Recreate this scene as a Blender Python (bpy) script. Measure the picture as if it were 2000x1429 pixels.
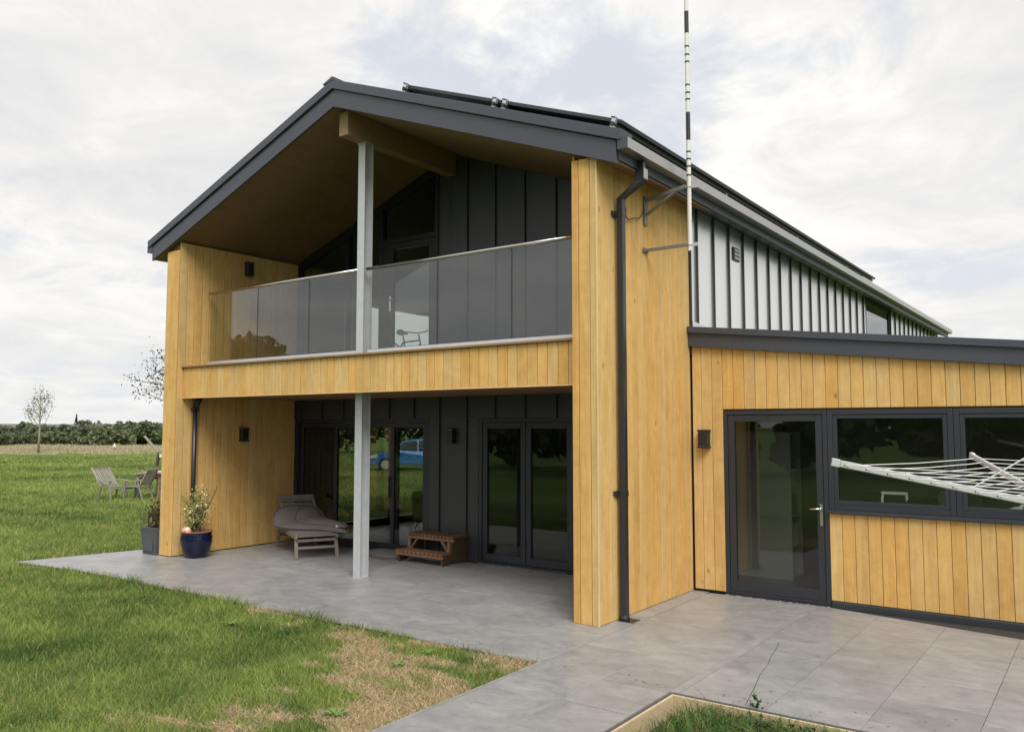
import bpy, bmesh, math, random
import numpy as np
from math import radians, sin, cos, pi
random.seed(7); rng = np.random.default_rng(11)
for o in list(bpy.data.objects): bpy.data.objects.remove(o)
SC = bpy.context.scene
COL = SC.collection

# ------------------------------------------------------------------ camera, sky, sun, exposure
CAM = (4.238, -7.345, 2.0); YAW = radians(35.9); PITCH = radians(4.15)
cd = bpy.data.cameras.new('camera'); cd.sensor_width = 36; cd.lens = 36*1617/2000
cd.clip_start = .05; cd.clip_end = 4000
cam = bpy.data.objects.new('camera', cd); COL.objects.link(cam)
cam.location = CAM; cam.rotation_euler = (pi/2+PITCH, 0, YAW); SC.camera = cam

TOSUN = np.array([.50, -.42, .76]); TOSUN /= np.linalg.norm(TOSUN)
W = bpy.data.worlds.new('World'); SC.world = W; W.use_nodes = True
nt = W.node_tree; nt.nodes.clear()
def N(t, kind, **kw):
    n = t.nodes.new(kind)
    for k, v in kw.items(): setattr(n, k, v)
    return n
def link(t, a, b): t.links.new(a, b)
def math_(t, op, a, b=None, clamp=False):
    n = N(t, 'ShaderNodeMath', operation=op); n.use_clamp = clamp
    for i, s in enumerate((a, b)):
        if s is None: continue
        if isinstance(s, (int, float)): n.inputs[i].default_value = s
        else: link(t, s, n.inputs[i])
    return n.outputs[0]
def mixc(t, f, a, b, mode='MIX'):
    n = N(t, 'ShaderNodeMix', data_type='RGBA', blend_type=mode)
    for s, i in ((f, 0), (a, 6), (b, 7)):
        if isinstance(s, (int, float)): n.inputs[i].default_value = s
        elif isinstance(s, tuple): n.inputs[i].default_value = (*s, 1)
        else: link(t, s, n.inputs[i])
    return n.outputs[2]
def ramp(t, fac, stops):
    n = N(t, 'ShaderNodeValToRGB'); cr = n.color_ramp
    while len(cr.elements) < len(stops): cr.elements.new(.5)
    for e, (p, c) in zip(cr.elements, stops):
        e.position = p; e.color = (*c, 1) if isinstance(c, tuple) else (c, c, c, 1)
    link(t, fac, n.inputs[0]); return n.outputs[0]
def noise(t, vec, scale, detail=4, rough=.55, dist=0):
    n = N(t, 'ShaderNodeTexNoise'); n.inputs['Scale'].default_value = scale
    n.inputs['Detail'].default_value = detail; n.inputs['Roughness'].default_value = rough
    n.inputs['Distortion'].default_value = dist
    if vec is not None: link(t, vec, n.inputs['Vector'])
    return n.outputs['Fac']
def mapping(t, vec, scale=(1, 1, 1), loc=(0, 0, 0), rot=(0, 0, 0)):
    n = N(t, 'ShaderNodeMapping'); n.inputs['Scale'].default_value = scale
    n.inputs['Location'].default_value = loc; n.inputs['Rotation'].default_value = rot
    link(t, vec, n.inputs['Vector']); return n.outputs[0]

sky = N(nt, 'ShaderNodeTexSky', sky_type='NISHITA'); sky.sun_disc = False
sky.sun_elevation = math.asin(TOSUN[2]); sky.sun_rotation = math.atan2(TOSUN[0], TOSUN[1])
tc = N(nt, 'ShaderNodeTexCoord'); sep = N(nt, 'ShaderNodeSeparateXYZ'); link(nt, tc.outputs['Generated'], sep.inputs[0])
zz = math_(nt, 'ADD', math_(nt, 'MAXIMUM', sep.outputs[2], 0.0), .16)
cmb = N(nt, 'ShaderNodeCombineXYZ')
link(nt, math_(nt, 'DIVIDE', sep.outputs[0], zz), cmb.inputs[0]); link(nt, math_(nt, 'DIVIDE', sep.outputs[1], zz), cmb.inputs[1])
pv = cmb.outputs[0]
n1 = noise(nt, mapping(nt, pv, loc=(3.1, 1.7, 0)), 1.15, 9, .56, .25)
n2 = noise(nt, mapping(nt, pv, loc=(8.3, 4.2, 2)), 2.6, 10, .62, .5)
n3 = noise(nt, mapping(nt, pv, loc=(1.3, 9.2, 5)), .55, 4, .5, .2)
blue = ramp(nt, math_(nt, 'ADD', math_(nt, 'MULTIPLY', n1, .65), math_(nt, 'MULTIPLY', n2, .35)), [(.40, 0.0), (.47, 1.0)])   # 0 = gap in the cloud
shade = ramp(nt, math_(nt, 'ADD', math_(nt, 'MULTIPLY', n3, .42), math_(nt, 'MULTIPLY', n2, .58)), [(.36, (7.5, 7.5, 7.65)), (.49, (8.6, 8.52, 8.42)), (.60, (10.2, 10.05, 9.7))])
gap = mixc(nt, .90, sky.outputs[0], (7.4, 7.75, 8.4))           # thin veil over the blue
clouds = mixc(nt, blue, gap, shade)
low = ramp(nt, sep.outputs[2], [(0.0, 1.0), (.30, 0.0)])        # haze veil low down
clouds = mixc(nt, math_(nt, 'MULTIPLY', low, .62), clouds, (8.35, 8.35, 8.4))
bg = N(nt, 'ShaderNodeBackground'); bg.inputs[1].default_value = .0508
link(nt, clouds, bg.inputs[0]); wo = N(nt, 'ShaderNodeOutputWorld'); link(nt, bg.outputs[0], wo.inputs[0])

sl = bpy.data.lights.new('sun', 'SUN'); sl.energy = 1.5; sl.angle = radians(32); sl.color = (1, .965, .91)
so = bpy.data.objects.new('sun', sl); COL.objects.link(so)
from mathutils import Vector, Matrix
so.rotation_euler = Vector(TOSUN).to_track_quat('Z', 'Y').to_euler()
vs = SC.view_settings; vs.view_transform = 'Standard'; vs.look = 'None'; vs.gamma = 1; vs.use_curve_mapping = False; vs.exposure = 1.02
SC.render.engine = 'CYCLES'
cy = SC.cycles; cy.use_denoising = True; cy.max_bounces = 8; cy.diffuse_bounces = 4; cy.glossy_bounces = 4
cy.transparent_max_bounces = 24; cy.transmission_bounces = 4; cy.caustics_reflective = False; cy.caustics_refractive = False

# ------------------------------------------------------------------ materials
def mat(name):
    m = bpy.data.materials.new(name); m.use_nodes = True; t = m.node_tree
    b = t.nodes['Principled BSDF']; return m, t, b
def setc(t, sock, v):
    if isinstance(v, tuple): sock.default_value = (*v, 1)
    else: link(t, v, sock)
def pos(t): return N(t, 'ShaderNodeNewGeometry').outputs['Position']
def bump(t, b, h, strength=.2, dist=.01):
    n = N(t, 'ShaderNodeBump'); n.inputs['Strength'].default_value = strength; n.inputs['Distance'].default_value = dist
    link(t, h, n.inputs['Height']); link(t, n.outputs[0], b.inputs['Normal'])
def m_wood(name, axis, light, dark, rough=.6, rnd=.17, grain=1.0):
    m, t, b = mat(name); p = pos(t)
    sc = [9.0, 9.0, 9.0]; sc['xyz'.index(axis)] = .55
    oi = N(t, 'ShaderNodeObjectInfo').outputs['Random']
    off = N(t, 'ShaderNodeVectorMath', operation='ADD'); link(t, p, off.inputs[0])
    cx = N(t, 'ShaderNodeCombineXYZ'); [link(t, math_(t, 'MULTIPLY', oi, 17.0), cx.inputs[i]) for i in range(3)]
    link(t, cx.outputs[0], off.inputs[1]); v = off.outputs[0]
    g1 = noise(t, mapping(t, v, tuple(s*.9 for s in sc)), 1.6, 6, .6, 1.2)
    g2 = noise(t, mapping(t, v, tuple(s*5 for s in sc)), 1.6, 3, .6, .4)
    blot = noise(t, v, 4.2, 5, .65, .8)
    f = math_(t, 'ADD', math_(t, 'MULTIPLY', g1, .42*grain), math_(t, 'ADD', math_(t, 'MULTIPLY', g2, .2*grain), math_(t, 'MULTIPLY', blot, .38)))
    c = ramp(t, f, [(.28, dark), (.64, light)])
    vo = N(t, 'ShaderNodeTexVoronoi'); vo.inputs['Scale'].default_value = 2.6; ks = [1.3, 1.3, 1.3]; ks['xyz'.index(axis)] = .75
    link(t, mapping(t, v, tuple(ks)), vo.inputs['Vector']); sk = N(t, 'ShaderNodeSeparateColor'); link(t, vo.outputs['Color'], sk.inputs[0])
    kn = math_(t, 'MULTIPLY', ramp(t, vo.outputs['Distance'], [(.03, 1.0), (.085, 0.0)]), math_(t, 'GREATER_THAN', sk.outputs[0], .55))
    c = mixc(t, math_(t, 'MULTIPLY', kn, .62), c, tuple(q*.42 for q in dark))
    rr = math_(t, 'ADD', math_(t, 'MULTIPLY', oi, rnd), 1-rnd*.62)
    c = mixc(t, 1.0, c, mixc(t, rr, (0, 0, 0), (1, 1, 1)), 'MULTIPLY')
    wn = N(t, 'ShaderNodeTexWhiteNoise', noise_dimensions='1D'); link(t, oi, wn.inputs['W'])
    hs = N(t, 'ShaderNodeHueSaturation'); link(t, math_(t, 'ADD', math_(t, 'MULTIPLY', wn.outputs['Value'], .010), .495), hs.inputs['Hue'])
    link(t, math_(t, 'ADD', math_(t, 'MULTIPLY', wn.outputs['Value'], -.14), 1.05), hs.inputs['Saturation']); link(t, c, hs.inputs['Color'])
    link(t, hs.outputs[0], b.inputs['Base Color']); b.inputs['Roughness'].default_value = rough+.1; b.inputs['Specular IOR Level'].default_value = .3
    bump(t, b, math_(t, 'ADD', g2, g1), .35, .005); return m
def m_plain(name, col, rough=.5, metal=0., var=.12, vscale=3., bmp=0., spec=.5):
    m, t, b = mat(name); p = pos(t)
    n = noise(t, p, vscale, 5, .6)
    c = mixc(t, n, tuple(x*(1-var) for x in col), tuple(min(1, x*(1+var)) for x in col))
    link(t, c, b.inputs['Base Color']); b.inputs['Metallic'].default_value = metal
    link(t, math_(t, 'ADD', math_(t, 'MULTIPLY', n, .12), rough-.06), b.inputs['Roughness'])
    b.inputs['Specular IOR Level'].default_value = spec
    if bmp: bump(t, b, noise(t, p, 160, 3), bmp, .002)
    elif 'zinc' in name or 'anthracite_paint' in name: bump(t, b, noise(t, p, 2.2, 2, .4), .10, .03)
    return m
def m_glass(name, tint, ior=1.5, refl=(1, 1, 1)):
    m, t, b = mat(name); t.nodes.remove(b)
    g = N(t, 'ShaderNodeNewGeometry'); fr = N(t, 'ShaderNodeFresnel')
    link(t, math_(t, 'SUBTRACT', ior, math_(t, 'MULTIPLY', g.outputs['Backfacing'], ior-1/ior)), fr.inputs[0])
    tr = N(t, 'ShaderNodeBsdfTransparent'); tr.inputs[0].default_value = (*tint, 1)
    gl = N(t, 'ShaderNodeBsdfGlossy'); gl.inputs['Roughness'].default_value = .0; gl.inputs[0].default_value = (*refl, 1)
    mx = N(t, 'ShaderNodeMixShader'); link(t, fr.outputs[0], mx.inputs[0]); link(t, tr.outputs[0], mx.inputs[1]); link(t, gl.outputs[0], mx.inputs[2])
    link(t, mx.outputs[0], t.nodes['Material Output'].inputs[0]); return m
def m_attr(name, rough=.6, trans=.3, spec=.3):
    m, t, b = mat(name)
    a = N(t, 'ShaderNodeAttribute'); a.attribute_name = 'Col'
    link(t, a.outputs['Color'], b.inputs['Base Color']); b.inputs['Roughness'].default_value = rough
    b.inputs['Specular IOR Level'].default_value = spec
    if trans:
        tl = N(t, 'ShaderNodeBsdfTranslucent'); link(t, a.outputs['Color'], tl.inputs[0])
        mx = N(t, 'ShaderNodeMixShader'); mx.inputs[0].default_value = trans
        link(t, b.outputs[0], mx.inputs[1]); link(t, tl.outputs[0], mx.inputs[2]); link(t, mx.outputs[0], t.nodes['Material Output'].inputs[0])
    return m
LARCH = ((.76, .495, .178), (.48, .270, .074))
M = {}
for a in 'xyz': M['larch_'+a] = m_wood('larch_'+a, a, *LARCH)
M['larch_back'] = m_plain('larch_back', (.12, .065, .02), .9)
M['trim_pale'] = m_wood('trim_pale', 'z', (.78, .56, .27), (.62, .40, .16), .6, .1)
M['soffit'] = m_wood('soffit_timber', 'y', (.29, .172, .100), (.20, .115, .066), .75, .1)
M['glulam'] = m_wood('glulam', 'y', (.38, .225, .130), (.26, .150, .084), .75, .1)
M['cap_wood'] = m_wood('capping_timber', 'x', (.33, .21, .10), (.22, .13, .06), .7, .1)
M['anth'] = m_plain('anthracite_paint', (.058, .064, .083), .42, 0, .10, 2)
M['frame'] = m_plain('anthracite_frame', (.027, .031, .040), .40, 0, .10, 3)
M['frameblack'] = m_plain('black_frame', (.013, .014, .018), .5, 0, .10, 3)
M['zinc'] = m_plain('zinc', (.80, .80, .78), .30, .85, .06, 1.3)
M['zincshade'] = m_plain('zinc_shade', (.058, .061, .068), .42, .25, .12, 1.3)  # same metal as zinc, darkened for the shade on seams and recess trays
M['gutter'] = m_plain('gutter_metal', (.40, .39, .375), .36, .75, .06, 2)
M['galv'] = m_plain('galvanised', (.56, .58, .60), .5, .3, .16, 9, .05)
M['alu'] = m_plain('brushed_aluminium', (.66, .67, .69), .35, .6, .06, 8)
M['darkgalv'] = m_plain('weathered_steel', (.20, .195, .19), .55, .3, .2, 9)
M['steel'] = m_plain('stainless', (.62, .61, .59), .2, 1, .05, 6)
M['black'] = m_plain('black_plastic', (.018, .019, .022), .42, 0, .15, 8)
M['dpipe'] = m_plain('downpipe_paint', (.024, .027, .033), .33, 0, .1, 3)
M['white'] = m_plain('white_paint', (.78, .78, .76), .45, 0, .05, 5)
M['polewhite'] = m_plain('pole_white', (.72, .70, .67), .4, 0, .08, 9)
M['wallgrey'] = m_plain('interior_plaster', (.50, .49, .46), .8, 0, .05, 1)
M['walldark'] = m_plain('interior_dark', (.16, .15, .14), .8, 0, .1, 1)
M['floorin'] = m_plain('interior_floor', (.15, .13, .11), .4, 0, .2, 2)
M['glass'] = m_glass('window_glass', (.76, .78, .76), 1.5)
M['glassclear'] = m_glass('clear_glass', (.95, .96, .95), 1.4)
M['glassdark'] = m_glass('solar_control_glass', (.54, .56, .55), 1.52)
M['glasscoat'] = m_glass('reflective_coated_glass', (.3, .31, .3), 3.4)
M['balglass'] = m_glass('balustrade_glass', (.84, .86, .85), 1.66)
M['teak'] = m_wood('weathered_teak', 'x', (.25, .222, .195), (.15, .13, .112), .8, .25)
M['teakd'] = m_wood('weathered_garden_teak', 'z', (.36, .34, .29), (.20, .18, .15), .85, .25)
M['standwood'] = m_wood('stained_softwood', 'y', (.29, .175, .095), (.15, .085, .045), .75, .6)
M['standpale'] = m_wood('sawn_softwood', 'x', (.30, .18, .105), (.20, .115, .062), .75, .3)
M['standside'] = m_wood('stained_panel', 'z', (.095, .064, .032), (.060, .040, .02), .75, .2)
M['cushion'] = m_plain('taupe_fabric', (.165, .148, .136), .9, 0, .10, 14, .5)
M['bluepot'] = m_plain('blue_glaze', (.006, .009, .036), .13, 0, .3, 4)
M['terracotta'] = m_plain('terracotta', (.26, .12, .07), .8, 0, .2, 12)
M['lead'] = m_plain('lead_planter', (.085, .088, .10), .55, 0, .2, 6)
M['soil'] = m_plain('soil', (.085, .05, .03), .95, 0, .4, 14, .6)
M['darksoil'] = m_plain('dark_gravel', (.035, .032, .03), .9, 0, .5, 30, .6)
M['bark'] = m_plain('bark', (.12, .09, .065), .9, 0, .3, 12, .5)
M['barkpale'] = m_plain('pale_bark', (.30, .27, .20), .9, 0, .3, 12, .4)
M['leaf'] = m_attr('leaves', .55, .25); M['grass'] = m_attr('grass_blades', .6, .35, .25)
M['red'] = m_plain('red_cloth', (.42, .05, .065), .8, 0, .2, 8)
M['pinkw'] = m_plain('pale_pink_cloth', (.75, .55, .55), .8, 0, .1, 8)
M['feather'] = m_plain('white_feathers', (.80, .79, .75), .8, 0, .05, 20)
M['comb'] = m_plain('red_comb', (.45, .03, .03), .6)
M['stone'] = m_plain('gravel', (.42, .41, .39), .8, 0, .3, 40)
M['pink'] = m_plain('pink_stone', (.62, .36, .28), .7, 0, .12, 20); M['cream'] = m_plain('cream_stone', (.78, .70, .60), .7); M['orange'] = m_plain('orange_stone', (.66, .32, .17), .7)
M['pine'] = m_wood('pale_bed_timber', 'x', (.60, .49, .32), (.44, .34, .20), .8, .15)
M['carblue'] = m_plain('car_blue', (.03, .20, .55), .22, 0, .04, 2)
M['carglass'] = m_plain('car_window', (.10, .12, .12), .1)
M['tyre'] = m_plain('tyre', (.02, .02, .02), .85); M['lamp'] = m_plain('headlamp', (.75, .77, .8), .15, .3)
M['linearm'] = m_plain('grey_powder_coat', (.50, .50, .50), .45, .1, .06, 6)
M['cell'] = m_plain('solar_cells', (.012, .014, .022), .12, 0, .1, 4)
M['pvframe'] = m_plain('pv_frame', (.045, .047, .052), .45, .2)
M['greyfab'] = m_plain('grey_upholstery', (.16, .165, .17), .9, 0, .1, 10)

# lawn / ground: green with worn straw-coloured patches, soil under the blades
def m_lawn():
    m, t, b = mat('lawn_ground'); p = pos(t)
    a = noise(t, p, .33, 5, .6); c = noise(t, p, 2.3, 6, .65); d = noise(t, p, 38, 4, .7)
    f = math_(t, 'ADD', math_(t, 'MULTIPLY', a, .45), math_(t, 'ADD', math_(t, 'MULTIPLY', c, .3), math_(t, 'MULTIPLY', d, .25)))
    col = ramp(t, f, [(.33, (.060, .120, .024)), (.50, (.120, .195, .040)), (.66, (.210, .270, .075))])
    link(t, col, b.inputs['Base Color']); b.inputs['Roughness'].default_value = .9; b.inputs['Specular IOR Level'].default_value = .1
    bump(t, b, math_(t, 'ADD', d, c), .8, .05); return m
M['lawn'] = m_lawn()
def m_slab():
    m, t, b = mat('porcelain_slab'); p = pos(t)
    oi = N(t, 'ShaderNodeObjectInfo').outputs['Random']
    off = N(t, 'ShaderNodeVectorMath', operation='ADD'); link(t, p, off.inputs[0])
    cx = N(t, 'ShaderNodeCombineXYZ'); [link(t, math_(t, 'MULTIPLY', oi, 31.0), cx.inputs[i]) for i in range(3)]
    link(t, cx.outputs[0], off.inputs[1]); v = off.outputs[0]
    n1 = noise(t, mapping(t, v, (1, 1.35, 1), rot=(0, 0, .5)), 2.1, 9, .70, .9); n2 = noise(t, v, 9, 6, .7, .4); n3 = noise(t, p, .45, 3, .5); n4 = noise(t, p, 120, 2)
    f = math_(t, 'ADD', math_(t, 'MULTIPLY', n1, .6), math_(t, 'ADD', math_(t, 'MULTIPLY', n2, .25), math_(t, 'MULTIPLY', n3, .15)))
    col = ramp(t, f, [(.35, (.215, .212, .216)), (.50, (.300, .295, .294)), (.65, (.390, .380, .372))])
    dirt = ramp(t, noise(t, p, 2.4, 8, .75, .6), [(.56, 0.0), (.72, 1.0)]); col = mixc(t, math_(t, 'MULTIPLY', dirt, .28), col, (.17, .16, .145))
    spk = ramp(t, noise(t, p, 55, 3, .8), [(.66, 0.0), (.74, 1.0)]); col = mixc(t, math_(t, 'MULTIPLY', spk, .35), col, (.14, .13, .12))
    rr = math_(t, 'ADD', math_(t, 'MULTIPLY', oi, .16), .90)
    col = mixc(t, 1., col, mixc(t, rr, (0, 0, 0), (1, 1, 1)), 'MULTIPLY')
    link(t, col, b.inputs['Base Color'])
    link(t, math_(t, 'ADD', math_(t, 'MULTIPLY', n2, .30), .26), b.inputs['Roughness'])
    bump(t, b, math_(t, 'ADD', n2, math_(t, 'MULTIPLY', n4, .3)), .16, .004); return m
M['slab'] = m_slab()
M['grout'] = m_plain('grout', (.19, .18, .17), .9, 0, .2, 10)
M['drive'] = m_plain('pale_gravel_drive', (.50, .46, .38), .9, 0, .25, 6, .5)
M['hill'] = m_plain('distant_fields', (.13, .17, .12), .9, 0, .3, .02)

# ------------------------------------------------------------------ mesh helpers
def finish(name, me, m, parent=None, smooth=False):
    me.materials.append(M[m] if isinstance(m, str) else m)
    if smooth: me.polygons.foreach_set('use_smooth', [True]*len(me.polygons))
    o = bpy.data.objects.new(name, me); COL.objects.link(o)
    if parent: o.parent = parent
    return o
class MB:
    def __init__(s): s.v = []; s.f = []
    def add(s, v, f):
        k = len(s.v); s.v += [tuple(map(float, q)) for q in v]; s.f += [tuple(i+k for i in q) for q in f]; return s
    def box(s, x0, x1, y0, y1, z0, z1):
        v = [(x, y, z) for z in (z0, z1) for x, y in ((x0, y0), (x1, y0), (x1, y1), (x0, y1))]
        return s.add(v, [(3, 2, 1, 0), (4, 5, 6, 7), (0, 1, 5, 4), (1, 2, 6, 5), (2, 3, 7, 6), (3, 0, 4, 7)])
    def prism(s, poly, axis, a, b):
        n = len(poly)
        def P(q, h): u, w = q; return {'x': (h, u, w), 'y': (u, h, w), 'z': (u, w, h)}[axis]
        v = [P(q, a) for q in poly]+[P(q, b) for q in poly]
        return s.add(v, [tuple(range(n))[::-1], tuple(range(n, 2*n))]+[(i, (i+1) % n, n+(i+1) % n, n+i) for i in range(n)])
    def bar(s, p, q, w, h, up=(0, 0, 1)):
        p, q = Vector(p), Vector(q); d = (q-p).normalized(); u = Vector(up)
        r = d.cross(u)
        if r.length < 1e-4: r = d.cross(Vector((1, 0, 0)))
        r.normalize(); u = r.cross(d)
        v = [c+r*(a*w/2)+u*(b*h/2) for c in (p, q) for a, b in ((-1, -1), (1, -1), (1, 1), (-1, 1))]
        return s.add(v, [(3, 2, 1, 0), (4, 5, 6, 7), (0, 1, 5, 4), (1, 2, 6, 5), (2, 3, 7, 6), (3, 0, 4, 7)])
    def tube(s, pts, rad, n=8, cap=True):
        pts = [Vector(p) for p in pts]; m = len(pts)
        if isinstance(rad, (int, float)): rad = [rad]*m
        v = []; f = []; pr = None
        for i, p in enumerate(pts):
            d = (pts[min(i+1, m-1)]-pts[max(i-1, 0)]).normalized()
            if pr is None: pr = d.orthogonal().normalized()
            pr = (pr-d*pr.dot(d)).normalized(); w = d.cross(pr)
            v += [p+(pr*cos(2*pi*j/n)+w*sin(2*pi*j/n))*rad[i] for j in range(n)]
        for i in range(m-1):
            f += [(i*n+j, i*n+(j+1) % n, (i+1)*n+(j+1) % n, (i+1)*n+j) for j in range(n)]
        if cap: f += [tuple(range(n))[::-1], tuple((m-1)*n+j for j in range(n))]
        return s.add(v, f)
    def lathe(s, prof, n=20, c=(0, 0)):
        v = [(c[0]+r*cos(2*pi*j/n), c[1]+r*sin(2*pi*j/n), z) for r, z in prof for j in range(n)]; m = len(prof)
        f = [(i*n+j, i*n+(j+1) % n, (i+1)*n+(j+1) % n, (i+1)*n+j) for i in range(m-1) for j in range(n)]
        f += [tuple(range(n))[::-1], tuple((m-1)*n+j for j in range(n))]
        return s.add(v, f)
    def mesh(s, name, bevel=0):
        me = bpy.data.meshes.new(name); me.from_pydata(s.v, [], s.f)
        bm = bmesh.new(); bm.from_mesh(me); bmesh.ops.recalc_face_normals(bm, faces=bm.faces)
        if bevel: bmesh.ops.bevel(bm, geom=list(bm.edges), offset=bevel, segments=1, affect='EDGES', profile=.5, clamp_overlap=True)
        bm.to_mesh(me); bm.free(); me.update(); return me
    def build(s, name, m, parent=None, bevel=0, smooth=False): return finish(name, s.mesh(name, bevel), m, parent, smooth)
def B(name, m, parent, x0, x1, y0, y1, z0, z1, bevel=0): return MB().box(x0, x1, y0, y1, z0, z1).build(name, m, parent, bevel)
def tag(o, label=None, cat=None, group=None, kind=None):
    for k, v in (('label', label), ('category', cat), ('group', group), ('kind', kind)):
        if v: o[k] = v
    return o
def thing(name, label, cat, loc=(0, 0, 0), rz=0, group=None):
    o = bpy.data.objects.new(name, None); COL.objects.link(o); o.empty_display_size = .2
    o.location = loc; o.rotation_euler = (0, 0, rz); return tag(o, label, cat, group)
def np_mesh(name, v, f, m, parent=None, cols=None):
    me = bpy.data.meshes.new(name); v = np.asarray(v, np.float32); f = np.asarray(f, np.int32); k = f.shape[1]
    me.vertices.add(len(v)); me.vertices.foreach_set('co', v.ravel())
    me.loops.add(f.size); me.loops.foreach_set('vertex_index', f.ravel())
    me.polygons.add(len(f)); me.polygons.foreach_set('loop_start', np.arange(0, f.size, k, dtype=np.int32)); me.polygons.foreach_set('loop_total', np.full(len(f), k, np.int32))
    me.update(calc_edges=True)
    if cols is not None:
        a = me.color_attributes.new('Col', 'FLOAT_COLOR', 'POINT'); c = np.ones((len(v), 4), np.float32); c[:, :3] = cols; a.data.foreach_set('color', c.ravel())
    return finish(name, me, m, parent)
def inst(name, me, parent, loc=(0, 0, 0)):
    o = bpy.data.objects.new(name, me); COL.objects.link(o); o.parent = parent; o.location = loc; return o
_perm = rng.random((256, 256))
def vnoise(x, y, s):
    x = np.asarray(x)*s; y = np.asarray(y)*s; xi = np.floor(x).astype(int); yi = np.floor(y).astype(int); fx = x-xi; fy = y-yi
    fx = fx*fx*(3-2*fx); fy = fy*fy*(3-2*fy); g = lambda a, b: _perm[a % 256, b % 256]
    return (g(xi, yi)*(1-fx)+g(xi+1, yi)*fx)*(1-fy)+(g(xi, yi+1)*(1-fx)+g(xi+1, yi+1)*fx)*fy
def fbm(x, y, s, o=4):
    t = 0; a = .5; k = 0
    for i in range(o): t = t+a*vnoise(x+17.3*i, y-9.1*i, s*2**i); k += a; a *= .5
    return t/k
def leaf_cards(P, size, cols, aspect=.6, up=.0, seed=1):
    r = np.random.default_rng(seed); n = len(P)
    d = r.normal(size=(n, 3)); d[:, 2] += up; d /= np.linalg.norm(d, axis=1)[:, None]
    e = np.cross(d, r.normal(size=(n, 3))); e /= np.linalg.norm(e, axis=1)[:, None]
    s = (size*(.6+.8*r.random(n)))[:, None] if np.isscalar(size) else size[:, None]
    v = np.stack([P-d*s*.5, P+e*s*aspect*.5, P+d*s*.5, P-e*s*aspect*.5], 1).reshape(-1, 3)
    f = np.arange(4*n).reshape(n, 4); return v, f, np.repeat(cols, 4, axis=0)

# ------------------------------------------------------------------ ground, patio, bed
BX0, BX1, BY0, BY1 = 1.47, 4.4, -3.4, -1.47          # planted bed let into the paving
R = 900; gz = -.03
g = MB()
for x0, x1, y0, y1 in ((-R, BX0-.03, -R, R), (BX1+.03, R, -R, R), (BX0-.03, BX1+.03, -R, BY0-.03), (BX0-.03, BX1+.03, BY1+.03, R)):
    g.add([(x0, y0, gz), (x1, y0, gz), (x1, y1, gz), (x0, y1, gz)], [(0, 1, 2, 3)])
tag(g.build('lawn', 'lawn'), kind='structure')
tag(B('bed_soil', 'soil', None, BX0-.03, BX1+.03, BY0-.03, BY1+.03, -.5, -.15), kind='structure')
def clip(poly, a, b):      # keep the left side of a->b
    out = []
    def sd(p): return (b[0]-a[0])*(p[1]-a[1])-(b[1]-a[1])*(p[0]-a[0])
    for i, p in enumerate(poly):
        q = poly[(i+1) % len(poly)]; s, t = sd(p), sd(q)
        if s >= 0: out.append(p)
        if s*t < 0: k = s/(s-t); out.append((p[0]+k*(q[0]-p[0]), p[1]+k*(q[1]-p[1])))
    return out
regions = [[(-8.93, -1.40), (.19, -1.37), (.19, 2.33), (-7.87, 2.33), (-7.87, .34), (-8.60, .34)],
           [(.19, -7.5), (BX0-.03, -7.5), (BX0-.03, 2.27), (.19, 2.27)],
           [(BX0-.03, BY1+.03), (6.5, BY1+.03), (6.5, 1.25), (3.5, 1.90), (1.64, 2.27), (BX0-.03, 2.27)]]
regions[0] = [(-8.93, -1.40), (.19, -1.37), (.19, 2.33), (-7.53, 2.33), (-7.53, .34), (-8.60, .34)]
conv = [[(-9.02, -1.58), (-7.53, -1.40), (-7.53, .34), (-8.60, .34)], [(-7.53, -1.40), (.19, -1.37), (.19, 2.33), (-7.53, 2.33)]]+regions[1:]
patio = MB()
for reg in conv: patio.add([(x, y, -.016) for x, y in reg], [tuple(range(len(reg)))])
patio = tag(patio.build('patio', 'grout'), kind='structure')
full = None; PWX, PWY, GAP = .645, .61, .0035
for i in range(-18, 8):
    for j in range(-12, 6):
        x0 = 2.16+PWX*i; y0 = -.86+PWY*j+(.13 if i % 2 else 0)*PWY*3
        cell = [(x0, y0), (x0+PWX-GAP, y0), (x0+PWX-GAP, y0+PWY-GAP), (x0, y0+PWY-GAP)]
        for reg in conv:
            c = cell
            for k in range(len(reg)):
                c = clip(c, reg[k], reg[(k+1) % len(reg)])
                if len(c) < 3: break
            if len(c) < 3: continue
            ar = abs(sum(c[k][0]*c[(k+1) % len(c)][1]-c[(k+1) % len(c)][0]*c[k][1] for k in range(len(c))))/2
            if ar < .004: continue
            dz = random.uniform(-.0012, .0012)
            if ar > .995*(PWX-GAP)*(PWY-GAP):
                if full is None:
                    full = MB().prism([(0, 0), (PWX-GAP, 0), (PWX-GAP, PWY-GAP), (0, PWY-GAP)], 'z', -.014, 0).mesh('slab', .0015); full.materials.append(M['slab'])
                inst('slab', full, patio, (x0, y0, dz))
            else:
                MB().prism(c, 'z', -.014+dz, dz).build('slab', 'slab', patio)
tag(MB().add([(1.64, 2.31, -.012), (1.655, 2.268, -.012), (3.5, 1.905, -.012), (6.5, 1.255, -.012), (6.5, 2.31, -.012)], [(0, 1, 2, 3, 4)]).build('drain_strip', 'darksoil'), kind='structure')  # flat dark fill between paving edge and plinth
ck = [(1.646, .464), (1.70, .20), (1.735, -.02), (1.80, -.30), (1.845, -.62), (1.90, -.86), (1.955, -1.12), (2.01, -1.40)]
MB().add([(x+w, y, .0016) for w in (-.0022, .0022) for x, y in ck], [(i, i+1, i+9, i+8) for i in range(7)]).build('crack', 'darksoil', patio)
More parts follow.
